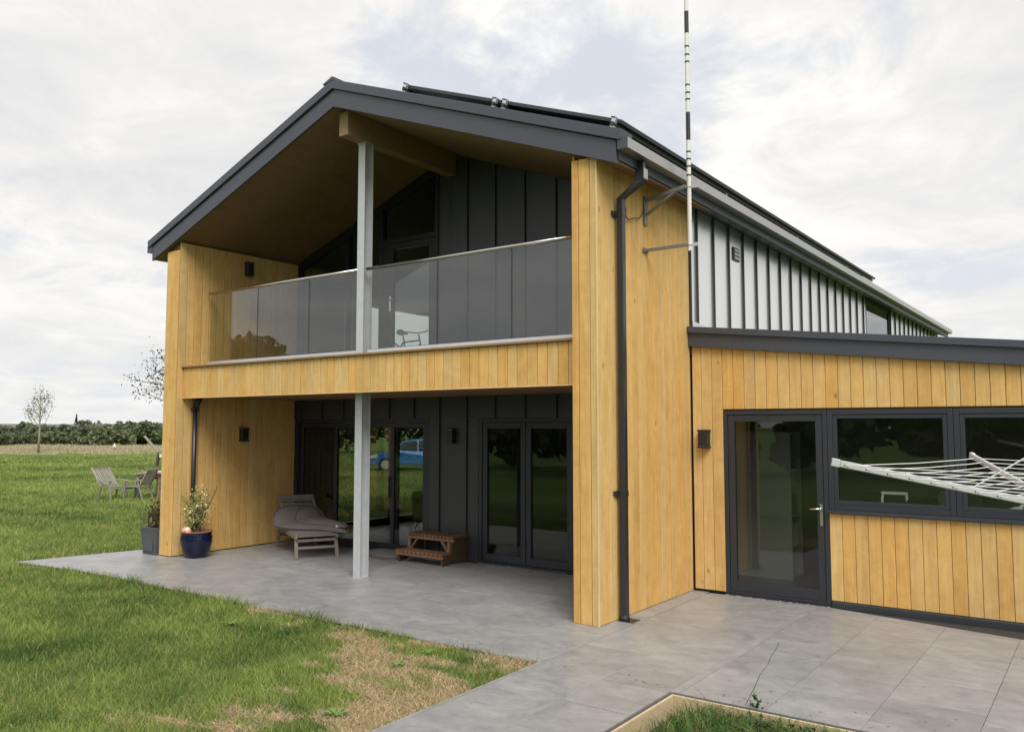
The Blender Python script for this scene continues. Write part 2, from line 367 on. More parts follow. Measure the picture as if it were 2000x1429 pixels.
# timber edging of the bed
ed = thing('bed_edging', 'pale timber boards edging the sunken grassy bed in the paving', 'edging', (BX0, BY1, 0))
MB().box(0, BX1-BX0, -.022, 0, -.16, -.004).build('board', 'pine', ed, .002)
MB().box(0, .022, BY0-BY1, -.023, -.16, -.004).build('board', 'pine', ed, .002)
MB().box(.0, BX1-BX0, -.002, .026, -.05, .001).build('dark_rim', 'lead', ed)
MB().box(-.012, -.001, BY0-BY1, 0, -.05, .001).build('dark_rim', 'lead', ed)

# distant hills
hv = []; hf = []
ang = np.linspace(radians(40), radians(130), 60)
for i, a in enumerate(ang):
    h = 1+6*fbm(np.array([i*.35]), np.array([3.]), .5)[0]
    r = 620
    hv += [(CAM[0]-r*sin(a), CAM[1]+r*cos(a), -2), (CAM[0]-(r+60)*sin(a), CAM[1]+(r+60)*cos(a), h), (CAM[0]-(r+160)*sin(a), CAM[1]+(r+160)*cos(a), -2)]
    if i: k = 3*i; hf += [(k-3, k, k+1, k-2), (k-2, k+1, k+2, k-1)]
tag(MB().add(hv, hf).build('hills', 'hill', smooth=True), kind='structure')
# gravel drive beyond the far side of the house (seen through the glazed doors)
dc0 = np.array([-19.6, 17.2]); de = np.array([cos(YAW), sin(YAW)]); dn_ = np.array([-de[1], de[0]])
L_ = [dc0+de*t-dn_*w for t, w in ((-5, .2), (-2, .35), (1, .3), (4, .6), (7, .5))]; R_ = [dc0+de*t+dn_*(2.6+.2*sin(t)) for t in (-5, -2, 1, 4, 7)]
tag(MB().add([(p[0], p[1], -.02) for p in L_+R_], [(i, i+1, i+6, i+5) for i in range(4)]).build('gravel_drive', 'drive'), kind='structure')

# ------------------------------------------------------------------ the house
RX, RZ, SL = -3.96, 6.56, .37                      # ridge x, top z, slope
def top(x): return RZ-SL*abs(x-RX)
YB, YEND = 2.35, 20.8
HS = thing('house', 'two storey timber clad gabled house with dark metal roof and single storey extension', 'house', (0, 0, 0))
PITCHB = .135
_bm = {}
def board_mesh(w, h, t):
    k = (round(w, 4), round(h, 4), t)
    if k not in _bm:
        me = MB().box(0, w, 0, t, 0, h).mesh('board', .0036); me.materials.append(M['larch_z']); _bm[k] = me
    return _bm[k]
def boards_x(parent, x0, x1, y, z0, z1, pitch=PITCHB, start=None, t=.02):      # face towards -Y
    x = x0 if start is None else start
    edges = [x0]
    if start is None: start = x0
    k = start
    while k < x1-.01:
        if k > x0+.01: edges.append(k)
        k += pitch
    edges.append(x1)
    for a, b in zip(edges, edges[1:]):
        if b-a < .012: continue
        inst('board', board_mesh(b-a-.007, z1-z0, t), parent, (a+.0025, y+random.uniform(0, .0015), z0+random.uniform(-.001, .001)))
def boards_y(parent, x, y0, y1, z0, z1, side, start=None, t=.02):          # face towards side*X
    edges = [y0]; k = y0 if start is None else start
    while k < y1-.01:
        if k > y0+.01: edges.append(k)
        k += PITCHB
    edges.append(y1)
    for a, b in zip(edges, edges[1:]):
        if b-a < .012: continue
        o = inst('board', board_mesh(b-a-.007, z1-z0, t), parent)
        j = random.uniform(0, .0015)
        if side > 0: o.rotation_euler = (0, 0, pi/2); o.location = (x-j, a+.0025, z0)
        else: o.rotation_euler = (0, 0, -pi/2); o.location = (x+j, b-.0025, z0)
# wing walls either side of the recess
LX0, LX1 = -7.86, -7.53
wl = B('wing_wall', 'larch_back', HS, LX0+.02, LX1-.02, .022, YB, .01, 4.86)
boards_x(wl, LX0, LX1, 0, .01, 4.76, start=LX0+.10)
boards_y(wl, LX1, .024, YB-.01, .012, 4.885, +1)
boards_y(wl, LX0, .024, YB, .012, 4.77, -1)
RXW = -.305
wr = B('wing_wall', 'larch_back', HS, RXW+.02, -.02, .022, 2.29, .02, 4.77)
boards_x(wr, RXW, -.012, 0, .0, 4.80, start=RXW+.085)
boards_y(wr, 0, .012, 2.30, .004, 4.785, +1, start=.095)
boards_y(wr, RXW, .024, YB-.01, .012, 4.86, -1)
MB().box(-.0125, .003, -.003, .0125, .0, 4.79).build('corner_trim', 'trim_pale', wr, .001)
# balcony
bal = B('balcony', 'larch_back', HS, LX1+.003, RXW-.003, .145, YB-.003, 2.47, 2.88)
boards_x(bal, LX1+.003, RXW-.003, .122, 2.445, 2.905, start=LX1-.05)
B('bottom_trim', 'trim_pale', bal, LX1+.004, RXW-.004, .112, .150, 2.428, 2.444, .002)
B('capping', 'cap_wood', bal, LX1+.004, RXW-.004, .085, .44, 2.908, 2.935, .003)
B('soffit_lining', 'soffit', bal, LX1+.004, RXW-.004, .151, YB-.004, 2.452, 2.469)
B('deck', 'lead', bal, LX1+.004, RXW-.004, .44, YB-.004, 2.882, 2.93)
# balustrade: frameless glass in a silver base channel
bs = B('balustrade', 'alu', HS, -7.40, -4.02, .455, .535, 2.937, 3.02, .004)
B('base_channel', 'alu', bs, -3.80, RXW-.004, .455, .535, 2.937, 3.02, .004)
B('glazing_gasket', 'black', bs, -7.40, -4.02, .482, .508, 3.0205, 3.028); B('glazing_gasket', 'black', bs, -3.80, RXW-.006, .482, .508, 3.0205, 3.028)
for a, b in ((-7.40, -6.20), (-6.20, -5.03), (-5.03, -4.02), (-3.80, -2.60), (-2.60, -1.44), (-1.44, RXW-.004)):
    B('glass_panel', 'balglass', bs, a+.006, b-.006, .489, .501, 3.029, 4.10)
    B('panel_edge', 'black', bs, b-.0045, b+.0045, .4905, .4995, 3.029, 4.095)
for a, b in ((-7.44, -3.995), (-3.86, RXW-.004)):
    MB().tube([(a, .495, 4.122), (b, .495, 4.122)], .024, 14).build('handrail', 'steel', bs, smooth=True)
# steel post (H section) and ridge beam
sp = B('steel_post', 'galv', HS, -4.0, -3.872, .440, .452, .0, 5.86, .001)
B('flange', 'galv', sp, -4.0, -3.872, .590, .602, .0, 5.86, .001)
B('web', 'galv', sp, -3.940, -3.932, .4525, .5895, .0, 5.86)
B('base_plate', 'galv', sp, -4.005, -3.867, .437, .605, .0, .006)
B('head_plate', 'galv', sp, -4.02, -3.855, .43, .612, 5.861, 5.873)
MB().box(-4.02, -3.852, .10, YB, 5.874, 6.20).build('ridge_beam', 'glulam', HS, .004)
# roof
TH = .30
rf = MB()
for s, xe in ((-1, -8.19), (1, .27)):
    rf.prism([(RX, RZ), (xe, top(xe)), (xe, top(xe)-TH), (RX, RZ-TH)], 'y', -.03, YEND)
rf = rf.build('roof', 'anth', HS)
for xe, xc in ((-8.20, -8.30), (.27, .345)):
    MB().prism([(RX, RZ-.10), (xe, top(xe)-.10), (xe, top(xe)-.335), (RX, RZ-.335)], 'y', -.062, -.031).build('verge_fascia', 'anth', rf, .003)
    MB().prism([(RX, RZ+.025), (xc, top(xc)+.025), (xc-.02*(1 if xc > 0 else -1), top(xc)-.085), (RX, RZ-.098)], 'y', -.094, .16).build('verge_cap', 'anth', rf, .004)
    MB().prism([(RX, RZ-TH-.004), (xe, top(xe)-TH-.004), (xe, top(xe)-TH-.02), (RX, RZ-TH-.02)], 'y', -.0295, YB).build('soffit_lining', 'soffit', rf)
MB().prism([(RX-.17, RZ-.02), (RX-.17, RZ+.0), (RX, RZ+.065), (RX+.03, RZ+.054), (RX+.03, RZ+.01)], 'y', -.10, YEND).build('ridge_cap', 'anth', rf, .003)
# eaves: fascia boards and box gutters
for sx, xf in ((1, .271), (-1, -8.191)):
    w = .018*sx
    B('eave_fascia', 'anth', rf, min(xf, xf+w), max(xf, xf+w), -.028, YEND, 4.70, 4.95)
    gx0 = xf+w+.001*sx; gx1 = gx0+.115*sx; a, b = min(gx0, gx1), max(gx0, gx1)
    zb = 4.795
    gm = MB(); gm.prism([(a, zb), (b, zb), (b, zb+.11), (b-.008, zb+.11), (b-.008, zb+.008), (a+.008, zb+.008), (a+.008, zb+.11), (a, zb+.11)] if sx > 0 else
             [(a, zb), (b, zb), (b, zb+.11), (b-.008, zb+.11), (b-.008, zb+.008), (a+.008, zb+.008), (a+.008, zb+.11), (a, zb+.11)], 'y', -.068, YEND)
    gm.build('gutter', 'gutter', rf, .002)
    B('gutter_end', 'anth', rf, a-.002, b+.002, -.074, -.0685, zb-.002, zb+.112)
# gable wall at the back of the recess: zinc trays, glazing
gw = B('gable_wall', 'walldark', HS, LX1+.004, -4.14, YB+.02, YB+.10, 2.12, 2.45)      # lintel zone behind trays
SP = .535; SX0 = -4.152
def tray_x(parent, x0, x1, z0, z1a, z1b, y, m='zincshade', seam=True):
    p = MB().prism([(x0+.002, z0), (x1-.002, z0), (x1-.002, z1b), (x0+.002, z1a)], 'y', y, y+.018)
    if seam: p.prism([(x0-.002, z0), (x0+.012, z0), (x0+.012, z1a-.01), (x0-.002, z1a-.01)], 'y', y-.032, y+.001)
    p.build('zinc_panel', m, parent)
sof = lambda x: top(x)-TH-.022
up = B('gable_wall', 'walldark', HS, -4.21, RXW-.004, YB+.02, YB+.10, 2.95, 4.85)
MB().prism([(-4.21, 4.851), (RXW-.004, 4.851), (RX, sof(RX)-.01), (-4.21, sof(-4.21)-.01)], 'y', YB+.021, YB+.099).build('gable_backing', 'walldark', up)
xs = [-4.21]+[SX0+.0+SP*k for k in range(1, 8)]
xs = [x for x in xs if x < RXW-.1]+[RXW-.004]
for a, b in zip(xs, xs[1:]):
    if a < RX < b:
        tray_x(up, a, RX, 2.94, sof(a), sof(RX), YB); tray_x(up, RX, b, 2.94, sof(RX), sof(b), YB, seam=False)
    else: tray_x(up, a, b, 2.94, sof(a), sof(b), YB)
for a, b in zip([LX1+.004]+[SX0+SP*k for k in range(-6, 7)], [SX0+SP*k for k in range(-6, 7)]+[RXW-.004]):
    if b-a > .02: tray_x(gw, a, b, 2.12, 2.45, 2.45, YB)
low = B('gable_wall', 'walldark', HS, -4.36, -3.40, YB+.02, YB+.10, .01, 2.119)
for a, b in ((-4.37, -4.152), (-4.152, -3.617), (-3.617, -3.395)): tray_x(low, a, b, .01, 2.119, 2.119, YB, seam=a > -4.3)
lw2 = B('gable_wall', 'walldark', HS, -1.70, RXW-.004, YB+.02, YB+.10, .01, 2.119)
for a, b in ((-1.71, -1.48), (-1.48, -.945), (-.945, RXW-.004)): tray_x(lw2, a, b, .01, 2.119, 2.119, YB)
def frame_rect(mb, x0, x1, z0, z1, y0, y1, w, wb=None, wt=None):
    wb = wb or w; wt = wt or w
    mb.box(x0, x0+w, y0, y1, z0, z1); mb.box(x1-w, x1, y0, y1, z0, z1)
    mb.box(x0+w, x1-w, y0, y1, z0, z0+wb); mb.box(x0+w, x1-w, y0, y1, z1-wt, z1); return mb
def pane(parent, x0, x1, z0, z1, y, m='glass'): return B('pane', m, parent, x0, x1, y, y+.012, z0, z1)
# sliding doors, ground floor left
sd = frame_rect(MB(), LX1+.005, -4.372, .004, 2.115, YB+.0, YB+.12, .055, .05, .06).build('sliding_door', 'frame', HS)
for a, b, y in ((-7.46, -6.50, YB+.06), (-6.56, -5.06, YB+.035), (-5.20, -4.43, YB+.008)):
    ln = frame_rect(MB(), a, b, .055, 2.05, y, y+.045, .075).build('leaf_frame', 'frame', sd, .003)
    pane(sd, a+.074, b-.074, .129, 1.976, y+.018, 'glassdark')
MB().box(-5.20, -5.185, YB-.03, YB-.012, .85, 1.2).box(-5.20, -5.185, YB-.013, YB+.008, .87, .9).box(-5.20, -5.185, YB-.013, YB+.008, 1.15, 1.18).build('pull_handle', 'black', sd)
# french doors, ground floor right
fd = frame_rect(MB(), -3.39, -1.712, .004, 2.115, YB+.0, YB+.10, .06, .03).build('french_door', 'frame', HS)
for a, b in ((-3.325, -2.555), (-2.545, -1.775)):
    frame_rect(MB(), a, b, .04, 2.05, YB+.012, YB+.07, .085, .11).build('leaf_frame', 'frame', fd, .003)
    pane(fd, a+.084, b-.084, .149, 1.966, YB+.035, 'glassdark')
for z in (.35, 1.02, 1.75): MB().tube([(-2.55, YB+.006, z-.05), (-2.55, YB+.006, z+.05)], .01, 8).build('hinge', 'black', fd)
# raked glazing with balcony door upstairs
gl = MB(); zt = lambda x: sof(x)-.012
x0, x1, y0, y1 = LX1+.005, -4.213, YB, YB+.10
gl.prism([(x0, zt(x0)), (x1, zt(x1)), (x1, zt(x1)-.13), (x0, zt(x0)-.13)], 'y', y0, y1)
gl.box(x0, x0+.06, y0, y1, 2.94, zt(x0)-.11); gl.box(x1-.07, x1, y0, y1, 2.94, zt(x1-.07)-.13); gl.box(x0+.06, x1-.07, y0, y1, 2.94, 3.0)
gl.box(-5.50, -5.42, y0+.001, y1-.001, 3.0, zt(-5.5)-.12); gl.box(-6.30, -6.24, y0+.001, y1-.001, 3.0, zt(-6.3)-.12)
gl.box(-5.42, -4.28, y0+.001, y1-.001, 4.98, 5.05)
gl = gl.build('raked_glazing', 'frameblack', HS)
def rpane(a, b, z0, m='glass'):
    MB().prism([(a, z0), (b, z0), (b, zt(b)-.125), (a, zt(a)-.125)], 'y', YB+.04, YB+.052).build('pane', m, gl)
rpane(x0+.06, -6.30, 3.0); rpane(-6.24, -5.50, 3.0); rpane(-5.42, -4.283, 5.05)
bd = frame_rect(MB(), -5.415, -4.29, 3.004, 4.975, YB+.008, YB+.07, .23, .10, .10)
bd = MB().box(-5.415, -5.02, 0, 0, 0, 0) if False else bd
bd = frame_rect(MB(), -5.30, -4.29, 3.004, 4.975, YB+.008, YB+.07, .115, .10, .10)
bd = bd.build('balcony_door', 'frameblack', HS, .003)
B('stile', 'frameblack', bd, -5.415, -5.302, YB+.009, YB+.06, 3.004, 4.975)
pane(bd, -5.184, -4.406, 3.105, 4.874, YB+.035)
hp = B('handle', 'steel', bd, -5.26, -5.225, YB-.004, YB+.0075, 3.86, 4.12, .004)
MB().tube([(-5.242, YB-.03, 4.05), (-5.11, YB-.045, 4.045)], .011, 8).tube([(-5.242, YB+.0, 4.05), (-5.242, YB-.035, 4.05)], .011, 8).build('lever', 'steel', hp, smooth=True)
# right side: zinc trays above the extension, window near the far end
sw = B('side_wall', 'walldark', HS, -.12, -.02, 2.31, 11.55, 2.6, 4.79)
sw2 = B('side_wall', 'walldark', HS, -.12, -.02, 14.0, YEND, 2.6, 4.79)
def tray_y(parent, y0, y1, z0, z1):
    MB().box(-.018, .0, y0+.002, y1-.002, z0, z1).build('zinc_panel', 'zinc', parent)
    MB().box(.0005, .030, y0-.007, y0+.007, z0, z1-.01).build('standing_seam', 'zincshade', parent)  # seam in the darkened zinc, its shaded side put into the colour
y = 2.53
tray_y(sw, 2.315, y, 2.9, 4.785)
while y < 11.4: tray_y(sw, y, min(y+.55, 11.55), 2.9, 4.785); y += .55
y = 14.0
while y < YEND-.1: tray_y(sw2, y, min(y+.55, YEND), 2.9, 4.785); y += .55
swn = MB().box(-.10, .0, 11.555, 11.65, 2.9, 4.785).box(-.10, .0, 13.90, 13.995, 2.9, 4.785).box(-.10, .0, 11.65, 13.9, 4.68, 4.785).box(-.10, 0, 11.65, 13.9, 2.9, 3.0).build('side_window', 'frame', HS)
B('pane', 'glasscoat', swn, -.03, -.018, 11.65, 13.9, 3.0, 4.68)
vg = MB().box(.0005, .018, 3.80, 4.04, 4.33, 4.52).build('vent_grille', 'black', HS, .003)
for k in range(3): MB().box(.0185, .026, 3.83, 4.01, 4.352+.054*k, 4.385+.054*k).build('louvre', 'gutter', vg)
MB().prism([(2.315, 3.22), (3.5, 3.22), (2.315, 3.31)], 'x', .033, .040).build('flashing', 'alu', HS)
# shell out of sight: outer walls, floors, inner partitions
ow = MB(); OX = (LX0+.02, LX0+.20)
ow.box(*OX, YB+.001, 3.5, 0, 2.6).box(*OX, 6.6, YEND, 0, 2.6).box(*OX, 3.5, 6.6, 2.14, 2.6)
ow.box(*OX, YB+.001, 3.60, 2.6, 4.7).box(*OX, 3.80, 4.15, 2.6, 4.7).box(*OX, 6.6, YEND, 2.6, 4.7)
ow.box(*OX, 3.60, 3.80, 2.6, 3.1).box(*OX, 3.60, 3.80, 4.41, 4.7).box(*OX, 4.15, 6.6, 2.6, 3.15).box(*OX, 4.15, 6.6, 4.395, 4.7)
lg = MB()
for y in (3.505, 4.98, 6.53): lg.box(LX0+.05, LX0+.13, y, y+.07, .0, 2.135)
for y0, y1 in ((3.576, 4.979), (5.051, 6.529)): lg.box(LX0+.05, LX0+.13, y0, y1, .0, .16).box(LX0+.05, LX0+.13, y0, y1, 2.07, 2.135)
lg = lg.build('side_door', 'frame', HS)
for y0, y1 in ((3.576, 4.979), (5.051, 6.529)): B('pane', 'glassclear', lg, LX0+.085, LX0+.095, y0, y1, .161, 2.069)
ow.build('outer_wall', 'wallgrey', HS)
MB().prism([(LX0+.02, 0), (-.02, 0), (-.02, 4.75), (RX, 6.2), (LX0+.02, 4.7)], 'y', YEND-.2, YEND-.02).build('rear_wall', 'wallgrey', HS)
B('inner_floor', 'floorin', HS, LX0+.2, -.13, YB+.13, YEND-.2, -.02, .03)
B('upper_floor', 'floorin', HS, LX0+.2, -.13, YB+.13, YEND-.2, 2.5, 2.93)
B('partition', 'walldark', HS, LX0+.2, -.13, 7.4, 7.5, .03, 2.5)
MB().prism([(LX0+.2, 2.93), (-.13, 2.93), (-.13, 4.75), (RX, 6.2), (LX0+.2, 4.75)], 'y', 7.2, 7.3).build('partition', 'wallgrey', HS)
B('side_wall_lower', 'walldark', HS, -.12, -.02, 2.31, YEND, 0, 2.6)
# ------------------------------------------------------------------ extension (part of the house)
EY = 2.30; EX1 = 6.2
et = lambda x: 3.235-.109*x                       # top of its fascia
ew = MB().box(.012, .40, EY+.021, EY+.2, .02, 2.19).prism([(.012, 2.19), (EX1, 2.19), (EX1, et(EX1)-.2), (.012, et(0)-.2)], 'y', EY+.021, EY+.2).box(1.645, EX1, EY+.021, EY+.2, .08, 1.03)
ew = ew.build('extension_wall', 'larch_back', HS)
E0 = .283-2*.135-.008

def rb(x0, x1):
    z0 = .03 if x1 < .42 else 2.203
    inst('board', board_mesh(x1-x0-.005, round(et(x1)-.15-z0, 3), .02), ew, (x0+.0025, EY+random.uniform(0, .0015), z0))
k = E0
while k < EX1:
    rb(max(k, .022), k+.135); k += .135
k = 1.632
while k < EX1: inst('board', board_mesh(.130, .955, .02), ew, (k, EY+random.uniform(0, .0015), .075)); k += .1345
B('reveal_trim', 'trim_pale', ew, .406, .4115, EY-.001, EY+.02, .03, 2.195)
xf = MB().prism([(.004, et(0)-.02), (EX1+.2, et(EX1+.2)-.02), (EX1+.2, et(EX1+.2)-.20), (.004, et(0)-.20)], 'y', EY-.03, 9.0).build('extension_roof', 'anth', HS)
MB().prism([(.004, et(0)-.06), (EX1+.2, et(EX1+.2)-.06), (EX1+.2, et(EX1+.2)-.248), (.004, et(0)-.248)], 'y', EY-.062, EY-.031).build('fascia', 'anth', xf, .003)
MB().prism([(.004, et(0)+.0), (EX1+.22, et(EX1+.22)), (EX1+.22, et(EX1+.22)-.078), (.004, et(0)-.078)], 'y', EY-.098, EY+.14).build('fascia_cap', 'anth', xf, .004)
MB().box(3.56, 3.9, EY+.16, EY+.5, et(3.6)-.05, et(3.6)+.06).build('roof_upstand', 'anth', xf, .005)
# glazed door and windows in one dark frame
DX0, DX1 = .415, 1.628
dr = frame_rect(MB(), DX0, DX1, .02, 2.185, EY+.0, EY+.09, .05, .03).build('glazed_door', 'frame', HS, .003)
frame_rect(MB(), DX0+.055, DX1-.055, .052, 2.13, EY+.008, EY+.07, .075, .12).build('leaf_frame', 'frame', dr, .003)
pane(dr, DX0+.129, DX1-.129, .171, 2.056, EY+.035)
hp = B('handle', 'steel', dr, 1.526, 1.56, EY-.004, EY+.0075, .88, 1.125, .004)
MB().tube([(1.543, EY, 1.075), (1.543, EY-.045, 1.075)], .011, 8).tube([(1.546, EY-.045, 1.075), (1.43, EY-.05, 1.07)], .0105, 8).build('lever', 'steel', hp, smooth=True)
for a, b in ((DX1+.004, 2.898), (2.902, 4.17), (4.174, 5.44)):
    wn = frame_rect(MB(), a, b, 1.075, 2.185, EY+.0, EY+.09, .055).build('window', 'frame', HS, .003)
    frame_rect(MB(), a+.056, b-.056, 1.131, 2.129, EY+.008, EY+.07, .045).build('sash', 'frame', wn, .003)
    pane(wn, a+.1, b-.1, 1.175, 2.085, EY+.035)
MB().prism([(EY-.045, 1.034), (EY-.045, 1.05), (EY+.0, 1.074), (EY+.08, 1.074), (EY+.08, 1.034)], 'x', DX1+.004, EX1).build('sill', 'frame', HS, .002)
MB().prism([(EY-.005, .072), (EY-.012, .055), (EY-.02, -.03), (EY-.10, -.075), (EY-.10, -.10), (EY+.03, -.10), (EY+.03, .072)], 'x', 1.640, EX1).build('plinth', 'dpipe', HS)
B('plinth_brick', 'lead', HS, 1.64, EX1, EY+.0, EY+.1, -.4, -.102)
B('threshold', 'frame', HS, DX0-.0, DX1+.01, EY-.025, EY+.09, -.008, .0195)
# room behind the extension glazing
B('extension_floor', 'floorin', HS, -.01, EX1, EY+.1, 8.8, -.02, .02)
B('extension_rear_wall', 'wallgrey', HS, -.01, EX1, 6.2, 6.3, .021, 2.5)
B('extension_ceiling', 'wallgrey', HS, -.01, EX1, EY+.201, 6.2, 2.42, 2.45)
B('partition', 'wallgrey', HS, EX1-.1, EX1, EY+.2, 6.2, .021, 2.42)
B('inner_lining', 'wallgrey', HS, -.018, -.006, EY+.2, 6.2, .021, 2.42)

# ------------------------------------------------------------------ things on the house
# solar array: two rows of eleven panels on rails
sa = thing('solar_array', 'dark solar panels in two rows on clamped rails above the right roof slope', 'solar panels', (0, 0, 0))
nrm = Vector((SL, 0, 1)).normalized(); dn = Vector((1, 0, -SL)).normalized()
def rp(x, h): return Vector((x, 0, top(x)))+nrm*h
pm = {}
YS, PW = .58, 1.1
for r, xa in enumerate((-3.38, -1.73)):
    for k in range(11):
        y0 = YS+PW*k+.006; y1 = YS+PW*(k+1)-.006
        a = rp(xa, .215); b = a+dn*1.74
        t = .04
        def sl4(a, b, y0, y1, h0, h1, ins=0):
            aa = a+dn*ins; bb = b-dn*ins
            v = [(q.x, yy, q.z) for h in (h0, h1) for q, yy in ((aa+nrm*h, y0+ins), (bb+nrm*h, y0+ins), (bb+nrm*h, y1-ins), (aa+nrm*h, y1-ins))]
            return v, [(3, 2, 1, 0), (4, 5, 6, 7), (0, 1, 5, 4), (1, 2, 6, 5), (2, 3, 7, 6), (3, 0, 4, 7)]
        p = MB().add(*sl4(a, b, y0, y1, 0, t)).build('panel', 'pvframe', sa)
        MB().add(*sl4(a, b, y0, y1, t-.001, t+.003, .012)).build('glass', 'cell', p)
    for f in (.07, 1.67):
        q = rp(xa, .185)+dn*f
        MB().bar((q.x, YS-.06, q.z), (q.x, YS+11*PW+.05, q.z), .04, .045, up=nrm).build('rail', 'pvframe', sa)
        for kk in range(0, 12, 3):
            q2 = rp(xa, .085)+dn*f; yy = YS-.02+PW*kk
            MB().bar((q2.x, yy-.02, q2.z), (q2.x, yy+.02, q2.z), .05, .16, up=nrm).build('roof_hook', 'alu', sa)
        q3 = rp(xa, .225)+dn*f
        MB().bar((q3.x, YS-.045, q3.z), (q3.x, YS+.001, q3.z), .05, .06, up=nrm).build('end_clamp', 'alu', sa)
        MB().bar((q3.x, YS-.05, q3.z+.035), (q3.x, YS+.02, q3.z+.035), .055, .014, up=nrm).build('clamp_top', 'black', sa)
# antenna pole with bands
AP = (.52, 1.16)
an = thing('antenna_pole', 'tall white banded aerial pole with black rings on wall brackets', 'antenna', (AP[0], AP[1], 3.94))
pr = .024
segs = []
zz_ = lambda py: 3.94+(491-py)*(6.86-3.94)/491
marks = [(491, 'w'), (281, 'w'), (227, 'b'), (102, 'w'), (73, 'w'), (30, 'b'), (-150, 'w'), (-205, 'b'), (-330, 'w')]
MB().tube([(0, 0, 0), (0, 0, zz_(281)-3.94)], pr, 16).build('pole', 'polewhite', an, smooth=False)
for a, b, m in ((281, 227, 'b'), (227, 73, 'w'), (73, 30, 'b'), (30, -150, 'w'), (-150, -200, 'b'), (-200, -420, 'w')):
    MB().tube([(0, 0, zz_(a)-3.94+.0005), (0, 0, zz_(b)-3.94)], pr*(1 if m == 'w' else 1.02), 16).build('band' if m == 'b' else 'pole', 'black' if m == 'b' else 'polewhite', an)
for py in (303, 317, 331, 348, 202, 189, 174, 129, 115, 99, 4, -12, -26):
    z = zz_(py)-3.94; MB().tube([(0, 0, z-.008), (0, 0, z+.008)], pr+.003, 16).build('ring', 'black', an)
def L(p): return (p[0]-AP[0], p[1]-AP[1], p[2]-3.94)
br = MB().box(*[c for c in (.004-AP[0], .022-AP[0], 1.06-AP[1], 1.12-AP[1], 4.28-3.94, 4.62-3.94)]).build('wall_bracket', 'darkgalv', an, .002)
MB().bar(L((.0225, 1.09, 4.57)), L((.50, 1.12, 4.66)), .04, .04).build('bracket_arm', 'darkgalv', an)
MB().bar(L((.0225, 1.09, 4.40)), L((.40, 1.112, 4.635)), .03, .025).build('brace', 'darkgalv', an)
MB().box(.005-AP[0], .022-AP[0], 1.03-AP[1], 1.15-AP[1], .03, .075).build('wall_bracket', 'darkgalv', an, .002)
MB().bar(L((.0225, 1.09, 3.992)), L((.50, 1.13, 4.005)), .035, .03).build('bracket_arm', 'darkgalv', an)
for z in (.065, .72):
    MB().tube([(-.034, -.012, z), (-.03, .02, z), (0, .034, z), (.03, .02, z), (.03, -.02, z), (0, -.034, z), (-.034, -.012, z)], .005, 6).box(.03, .10, -.004, .004, z-.02, z+.02).build('pole_clamp', 'galv', an)
# downpipes
dp = thing('downpipe', 'dark square downpipe down the right wing wall to the paving', 'downpipe', (.07, .40, 0))
MB().box(-.036, .036, -.036, .036, .03, 4.42).build('pipe', 'dpipe', dp, .004)
MB().add([(-.036, -.036, 4.421), (.036, -.036, 4.421), (.036, .036, 4.421), (-.036, .036, 4.421), (.19, -.045, 4.58), (.295, -.045, 4.58), (.295, .045, 4.58), (.19, .045, 4.58)],
         [(3, 2, 1, 0), (4, 5, 6, 7), (0, 1, 5, 4), (1, 2, 6, 5), (2, 3, 7, 6), (3, 0, 4, 7)]).build('swan_neck', 'dpipe', dp)
MB().box(.19, .295, -.045, .045, 4.581, 4.70).box(.232, .284, -.03, .03, 4.70, 4.795).build('outlet', 'dpipe', dp, .003)
MB().box(.296, .300, -.046, .046, 4.59, 4.70).build('lit_face', 'gutter', dp, .001)  # thin pale plate painting the sky light on the outlet's outer face
for z in (.0, 1.30, 4.26):
    if z: MB().box(-.066, .040, -.04, .04, z-.03, z+.03).box(-.066, -.036, -.10, -.039, z-.025, z+.025).build('bracket', 'dpipe', dp, .002)
MB().lathe([(.05, .001), (.055, .03), (.045, .06), (.04, .06)], 16).build('shoe', 'dpipe', dp)
MB().box(-.05, .13, -.07, .11, .001, .004).build('drain_plate', 'black', dp)
d2 = thing('downpipe', 'dark round downpipe inside the recess behind the blue pot', 'downpipe', (-7.485, .32, 0))
MB().tube([(0, 0, .0), (0, 0, 2.30)], .036, 14).build('pipe', 'dpipe', d2, smooth=True)
MB().tube([(0, 0, 2.29), (.03, .02, 2.36), (.06, .04, 2.449)], [.042, .045, .05], 14).build('elbow', 'dpipe', d2, smooth=True)
MB().box(-.043, .042, -.042, .042, 2.24, 2.28).build('bracket', 'dpipe', d2, .002)
# wall lights
def wall_light(label, loc, rz):
    t = thing('wall_light', label, 'wall light', loc, rz, 'black box wall lights')
    MB().box(-.055, .055, -.012, -.0005, -.09, .09).build('back_plate', 'black', t, .002)
    MB().box(-.062, .062, -.10, -.0125, -.085, .085).build('body', 'black', t, .006)
    for z in (-.1, .1): MB().box(-.068, .068, -.108, -.004, z-.012, z+.012).build('cowl', 'black', t, .003)
    for z in (-.0862, .0862): MB().box(-.05, .05, -.095, -.02, z-.001, z+.001).build('lens', 'alu', t)
wall_light('black box wall light on the timber beside the glazed extension door', (.19, EY, 1.845), 0)
wall_light('black box wall light on the grey metal panel between the ground floor doors', (-3.885, YB, 1.855), 0)
wall_light('black box wall light low on the timber wall above the lounger', (LX1, 1.235, 1.86), pi/2)
wall_light('black box wall light high on the timber wall above the balcony glass', (LX1, 1.265, 4.645), pi/2)
# cable on the wall
tag(MB().tube([(.11, .44, 4.33), (.05, .55, 4.27), (.02, .66, 4.26), (.03, .78, 4.30), (.02, .93, 4.33), (.02, 1.06, 4.45)], .006, 6).build('cable', 'black'), 'thin black cable looping from the downpipe to the aerial bracket', 'cable')

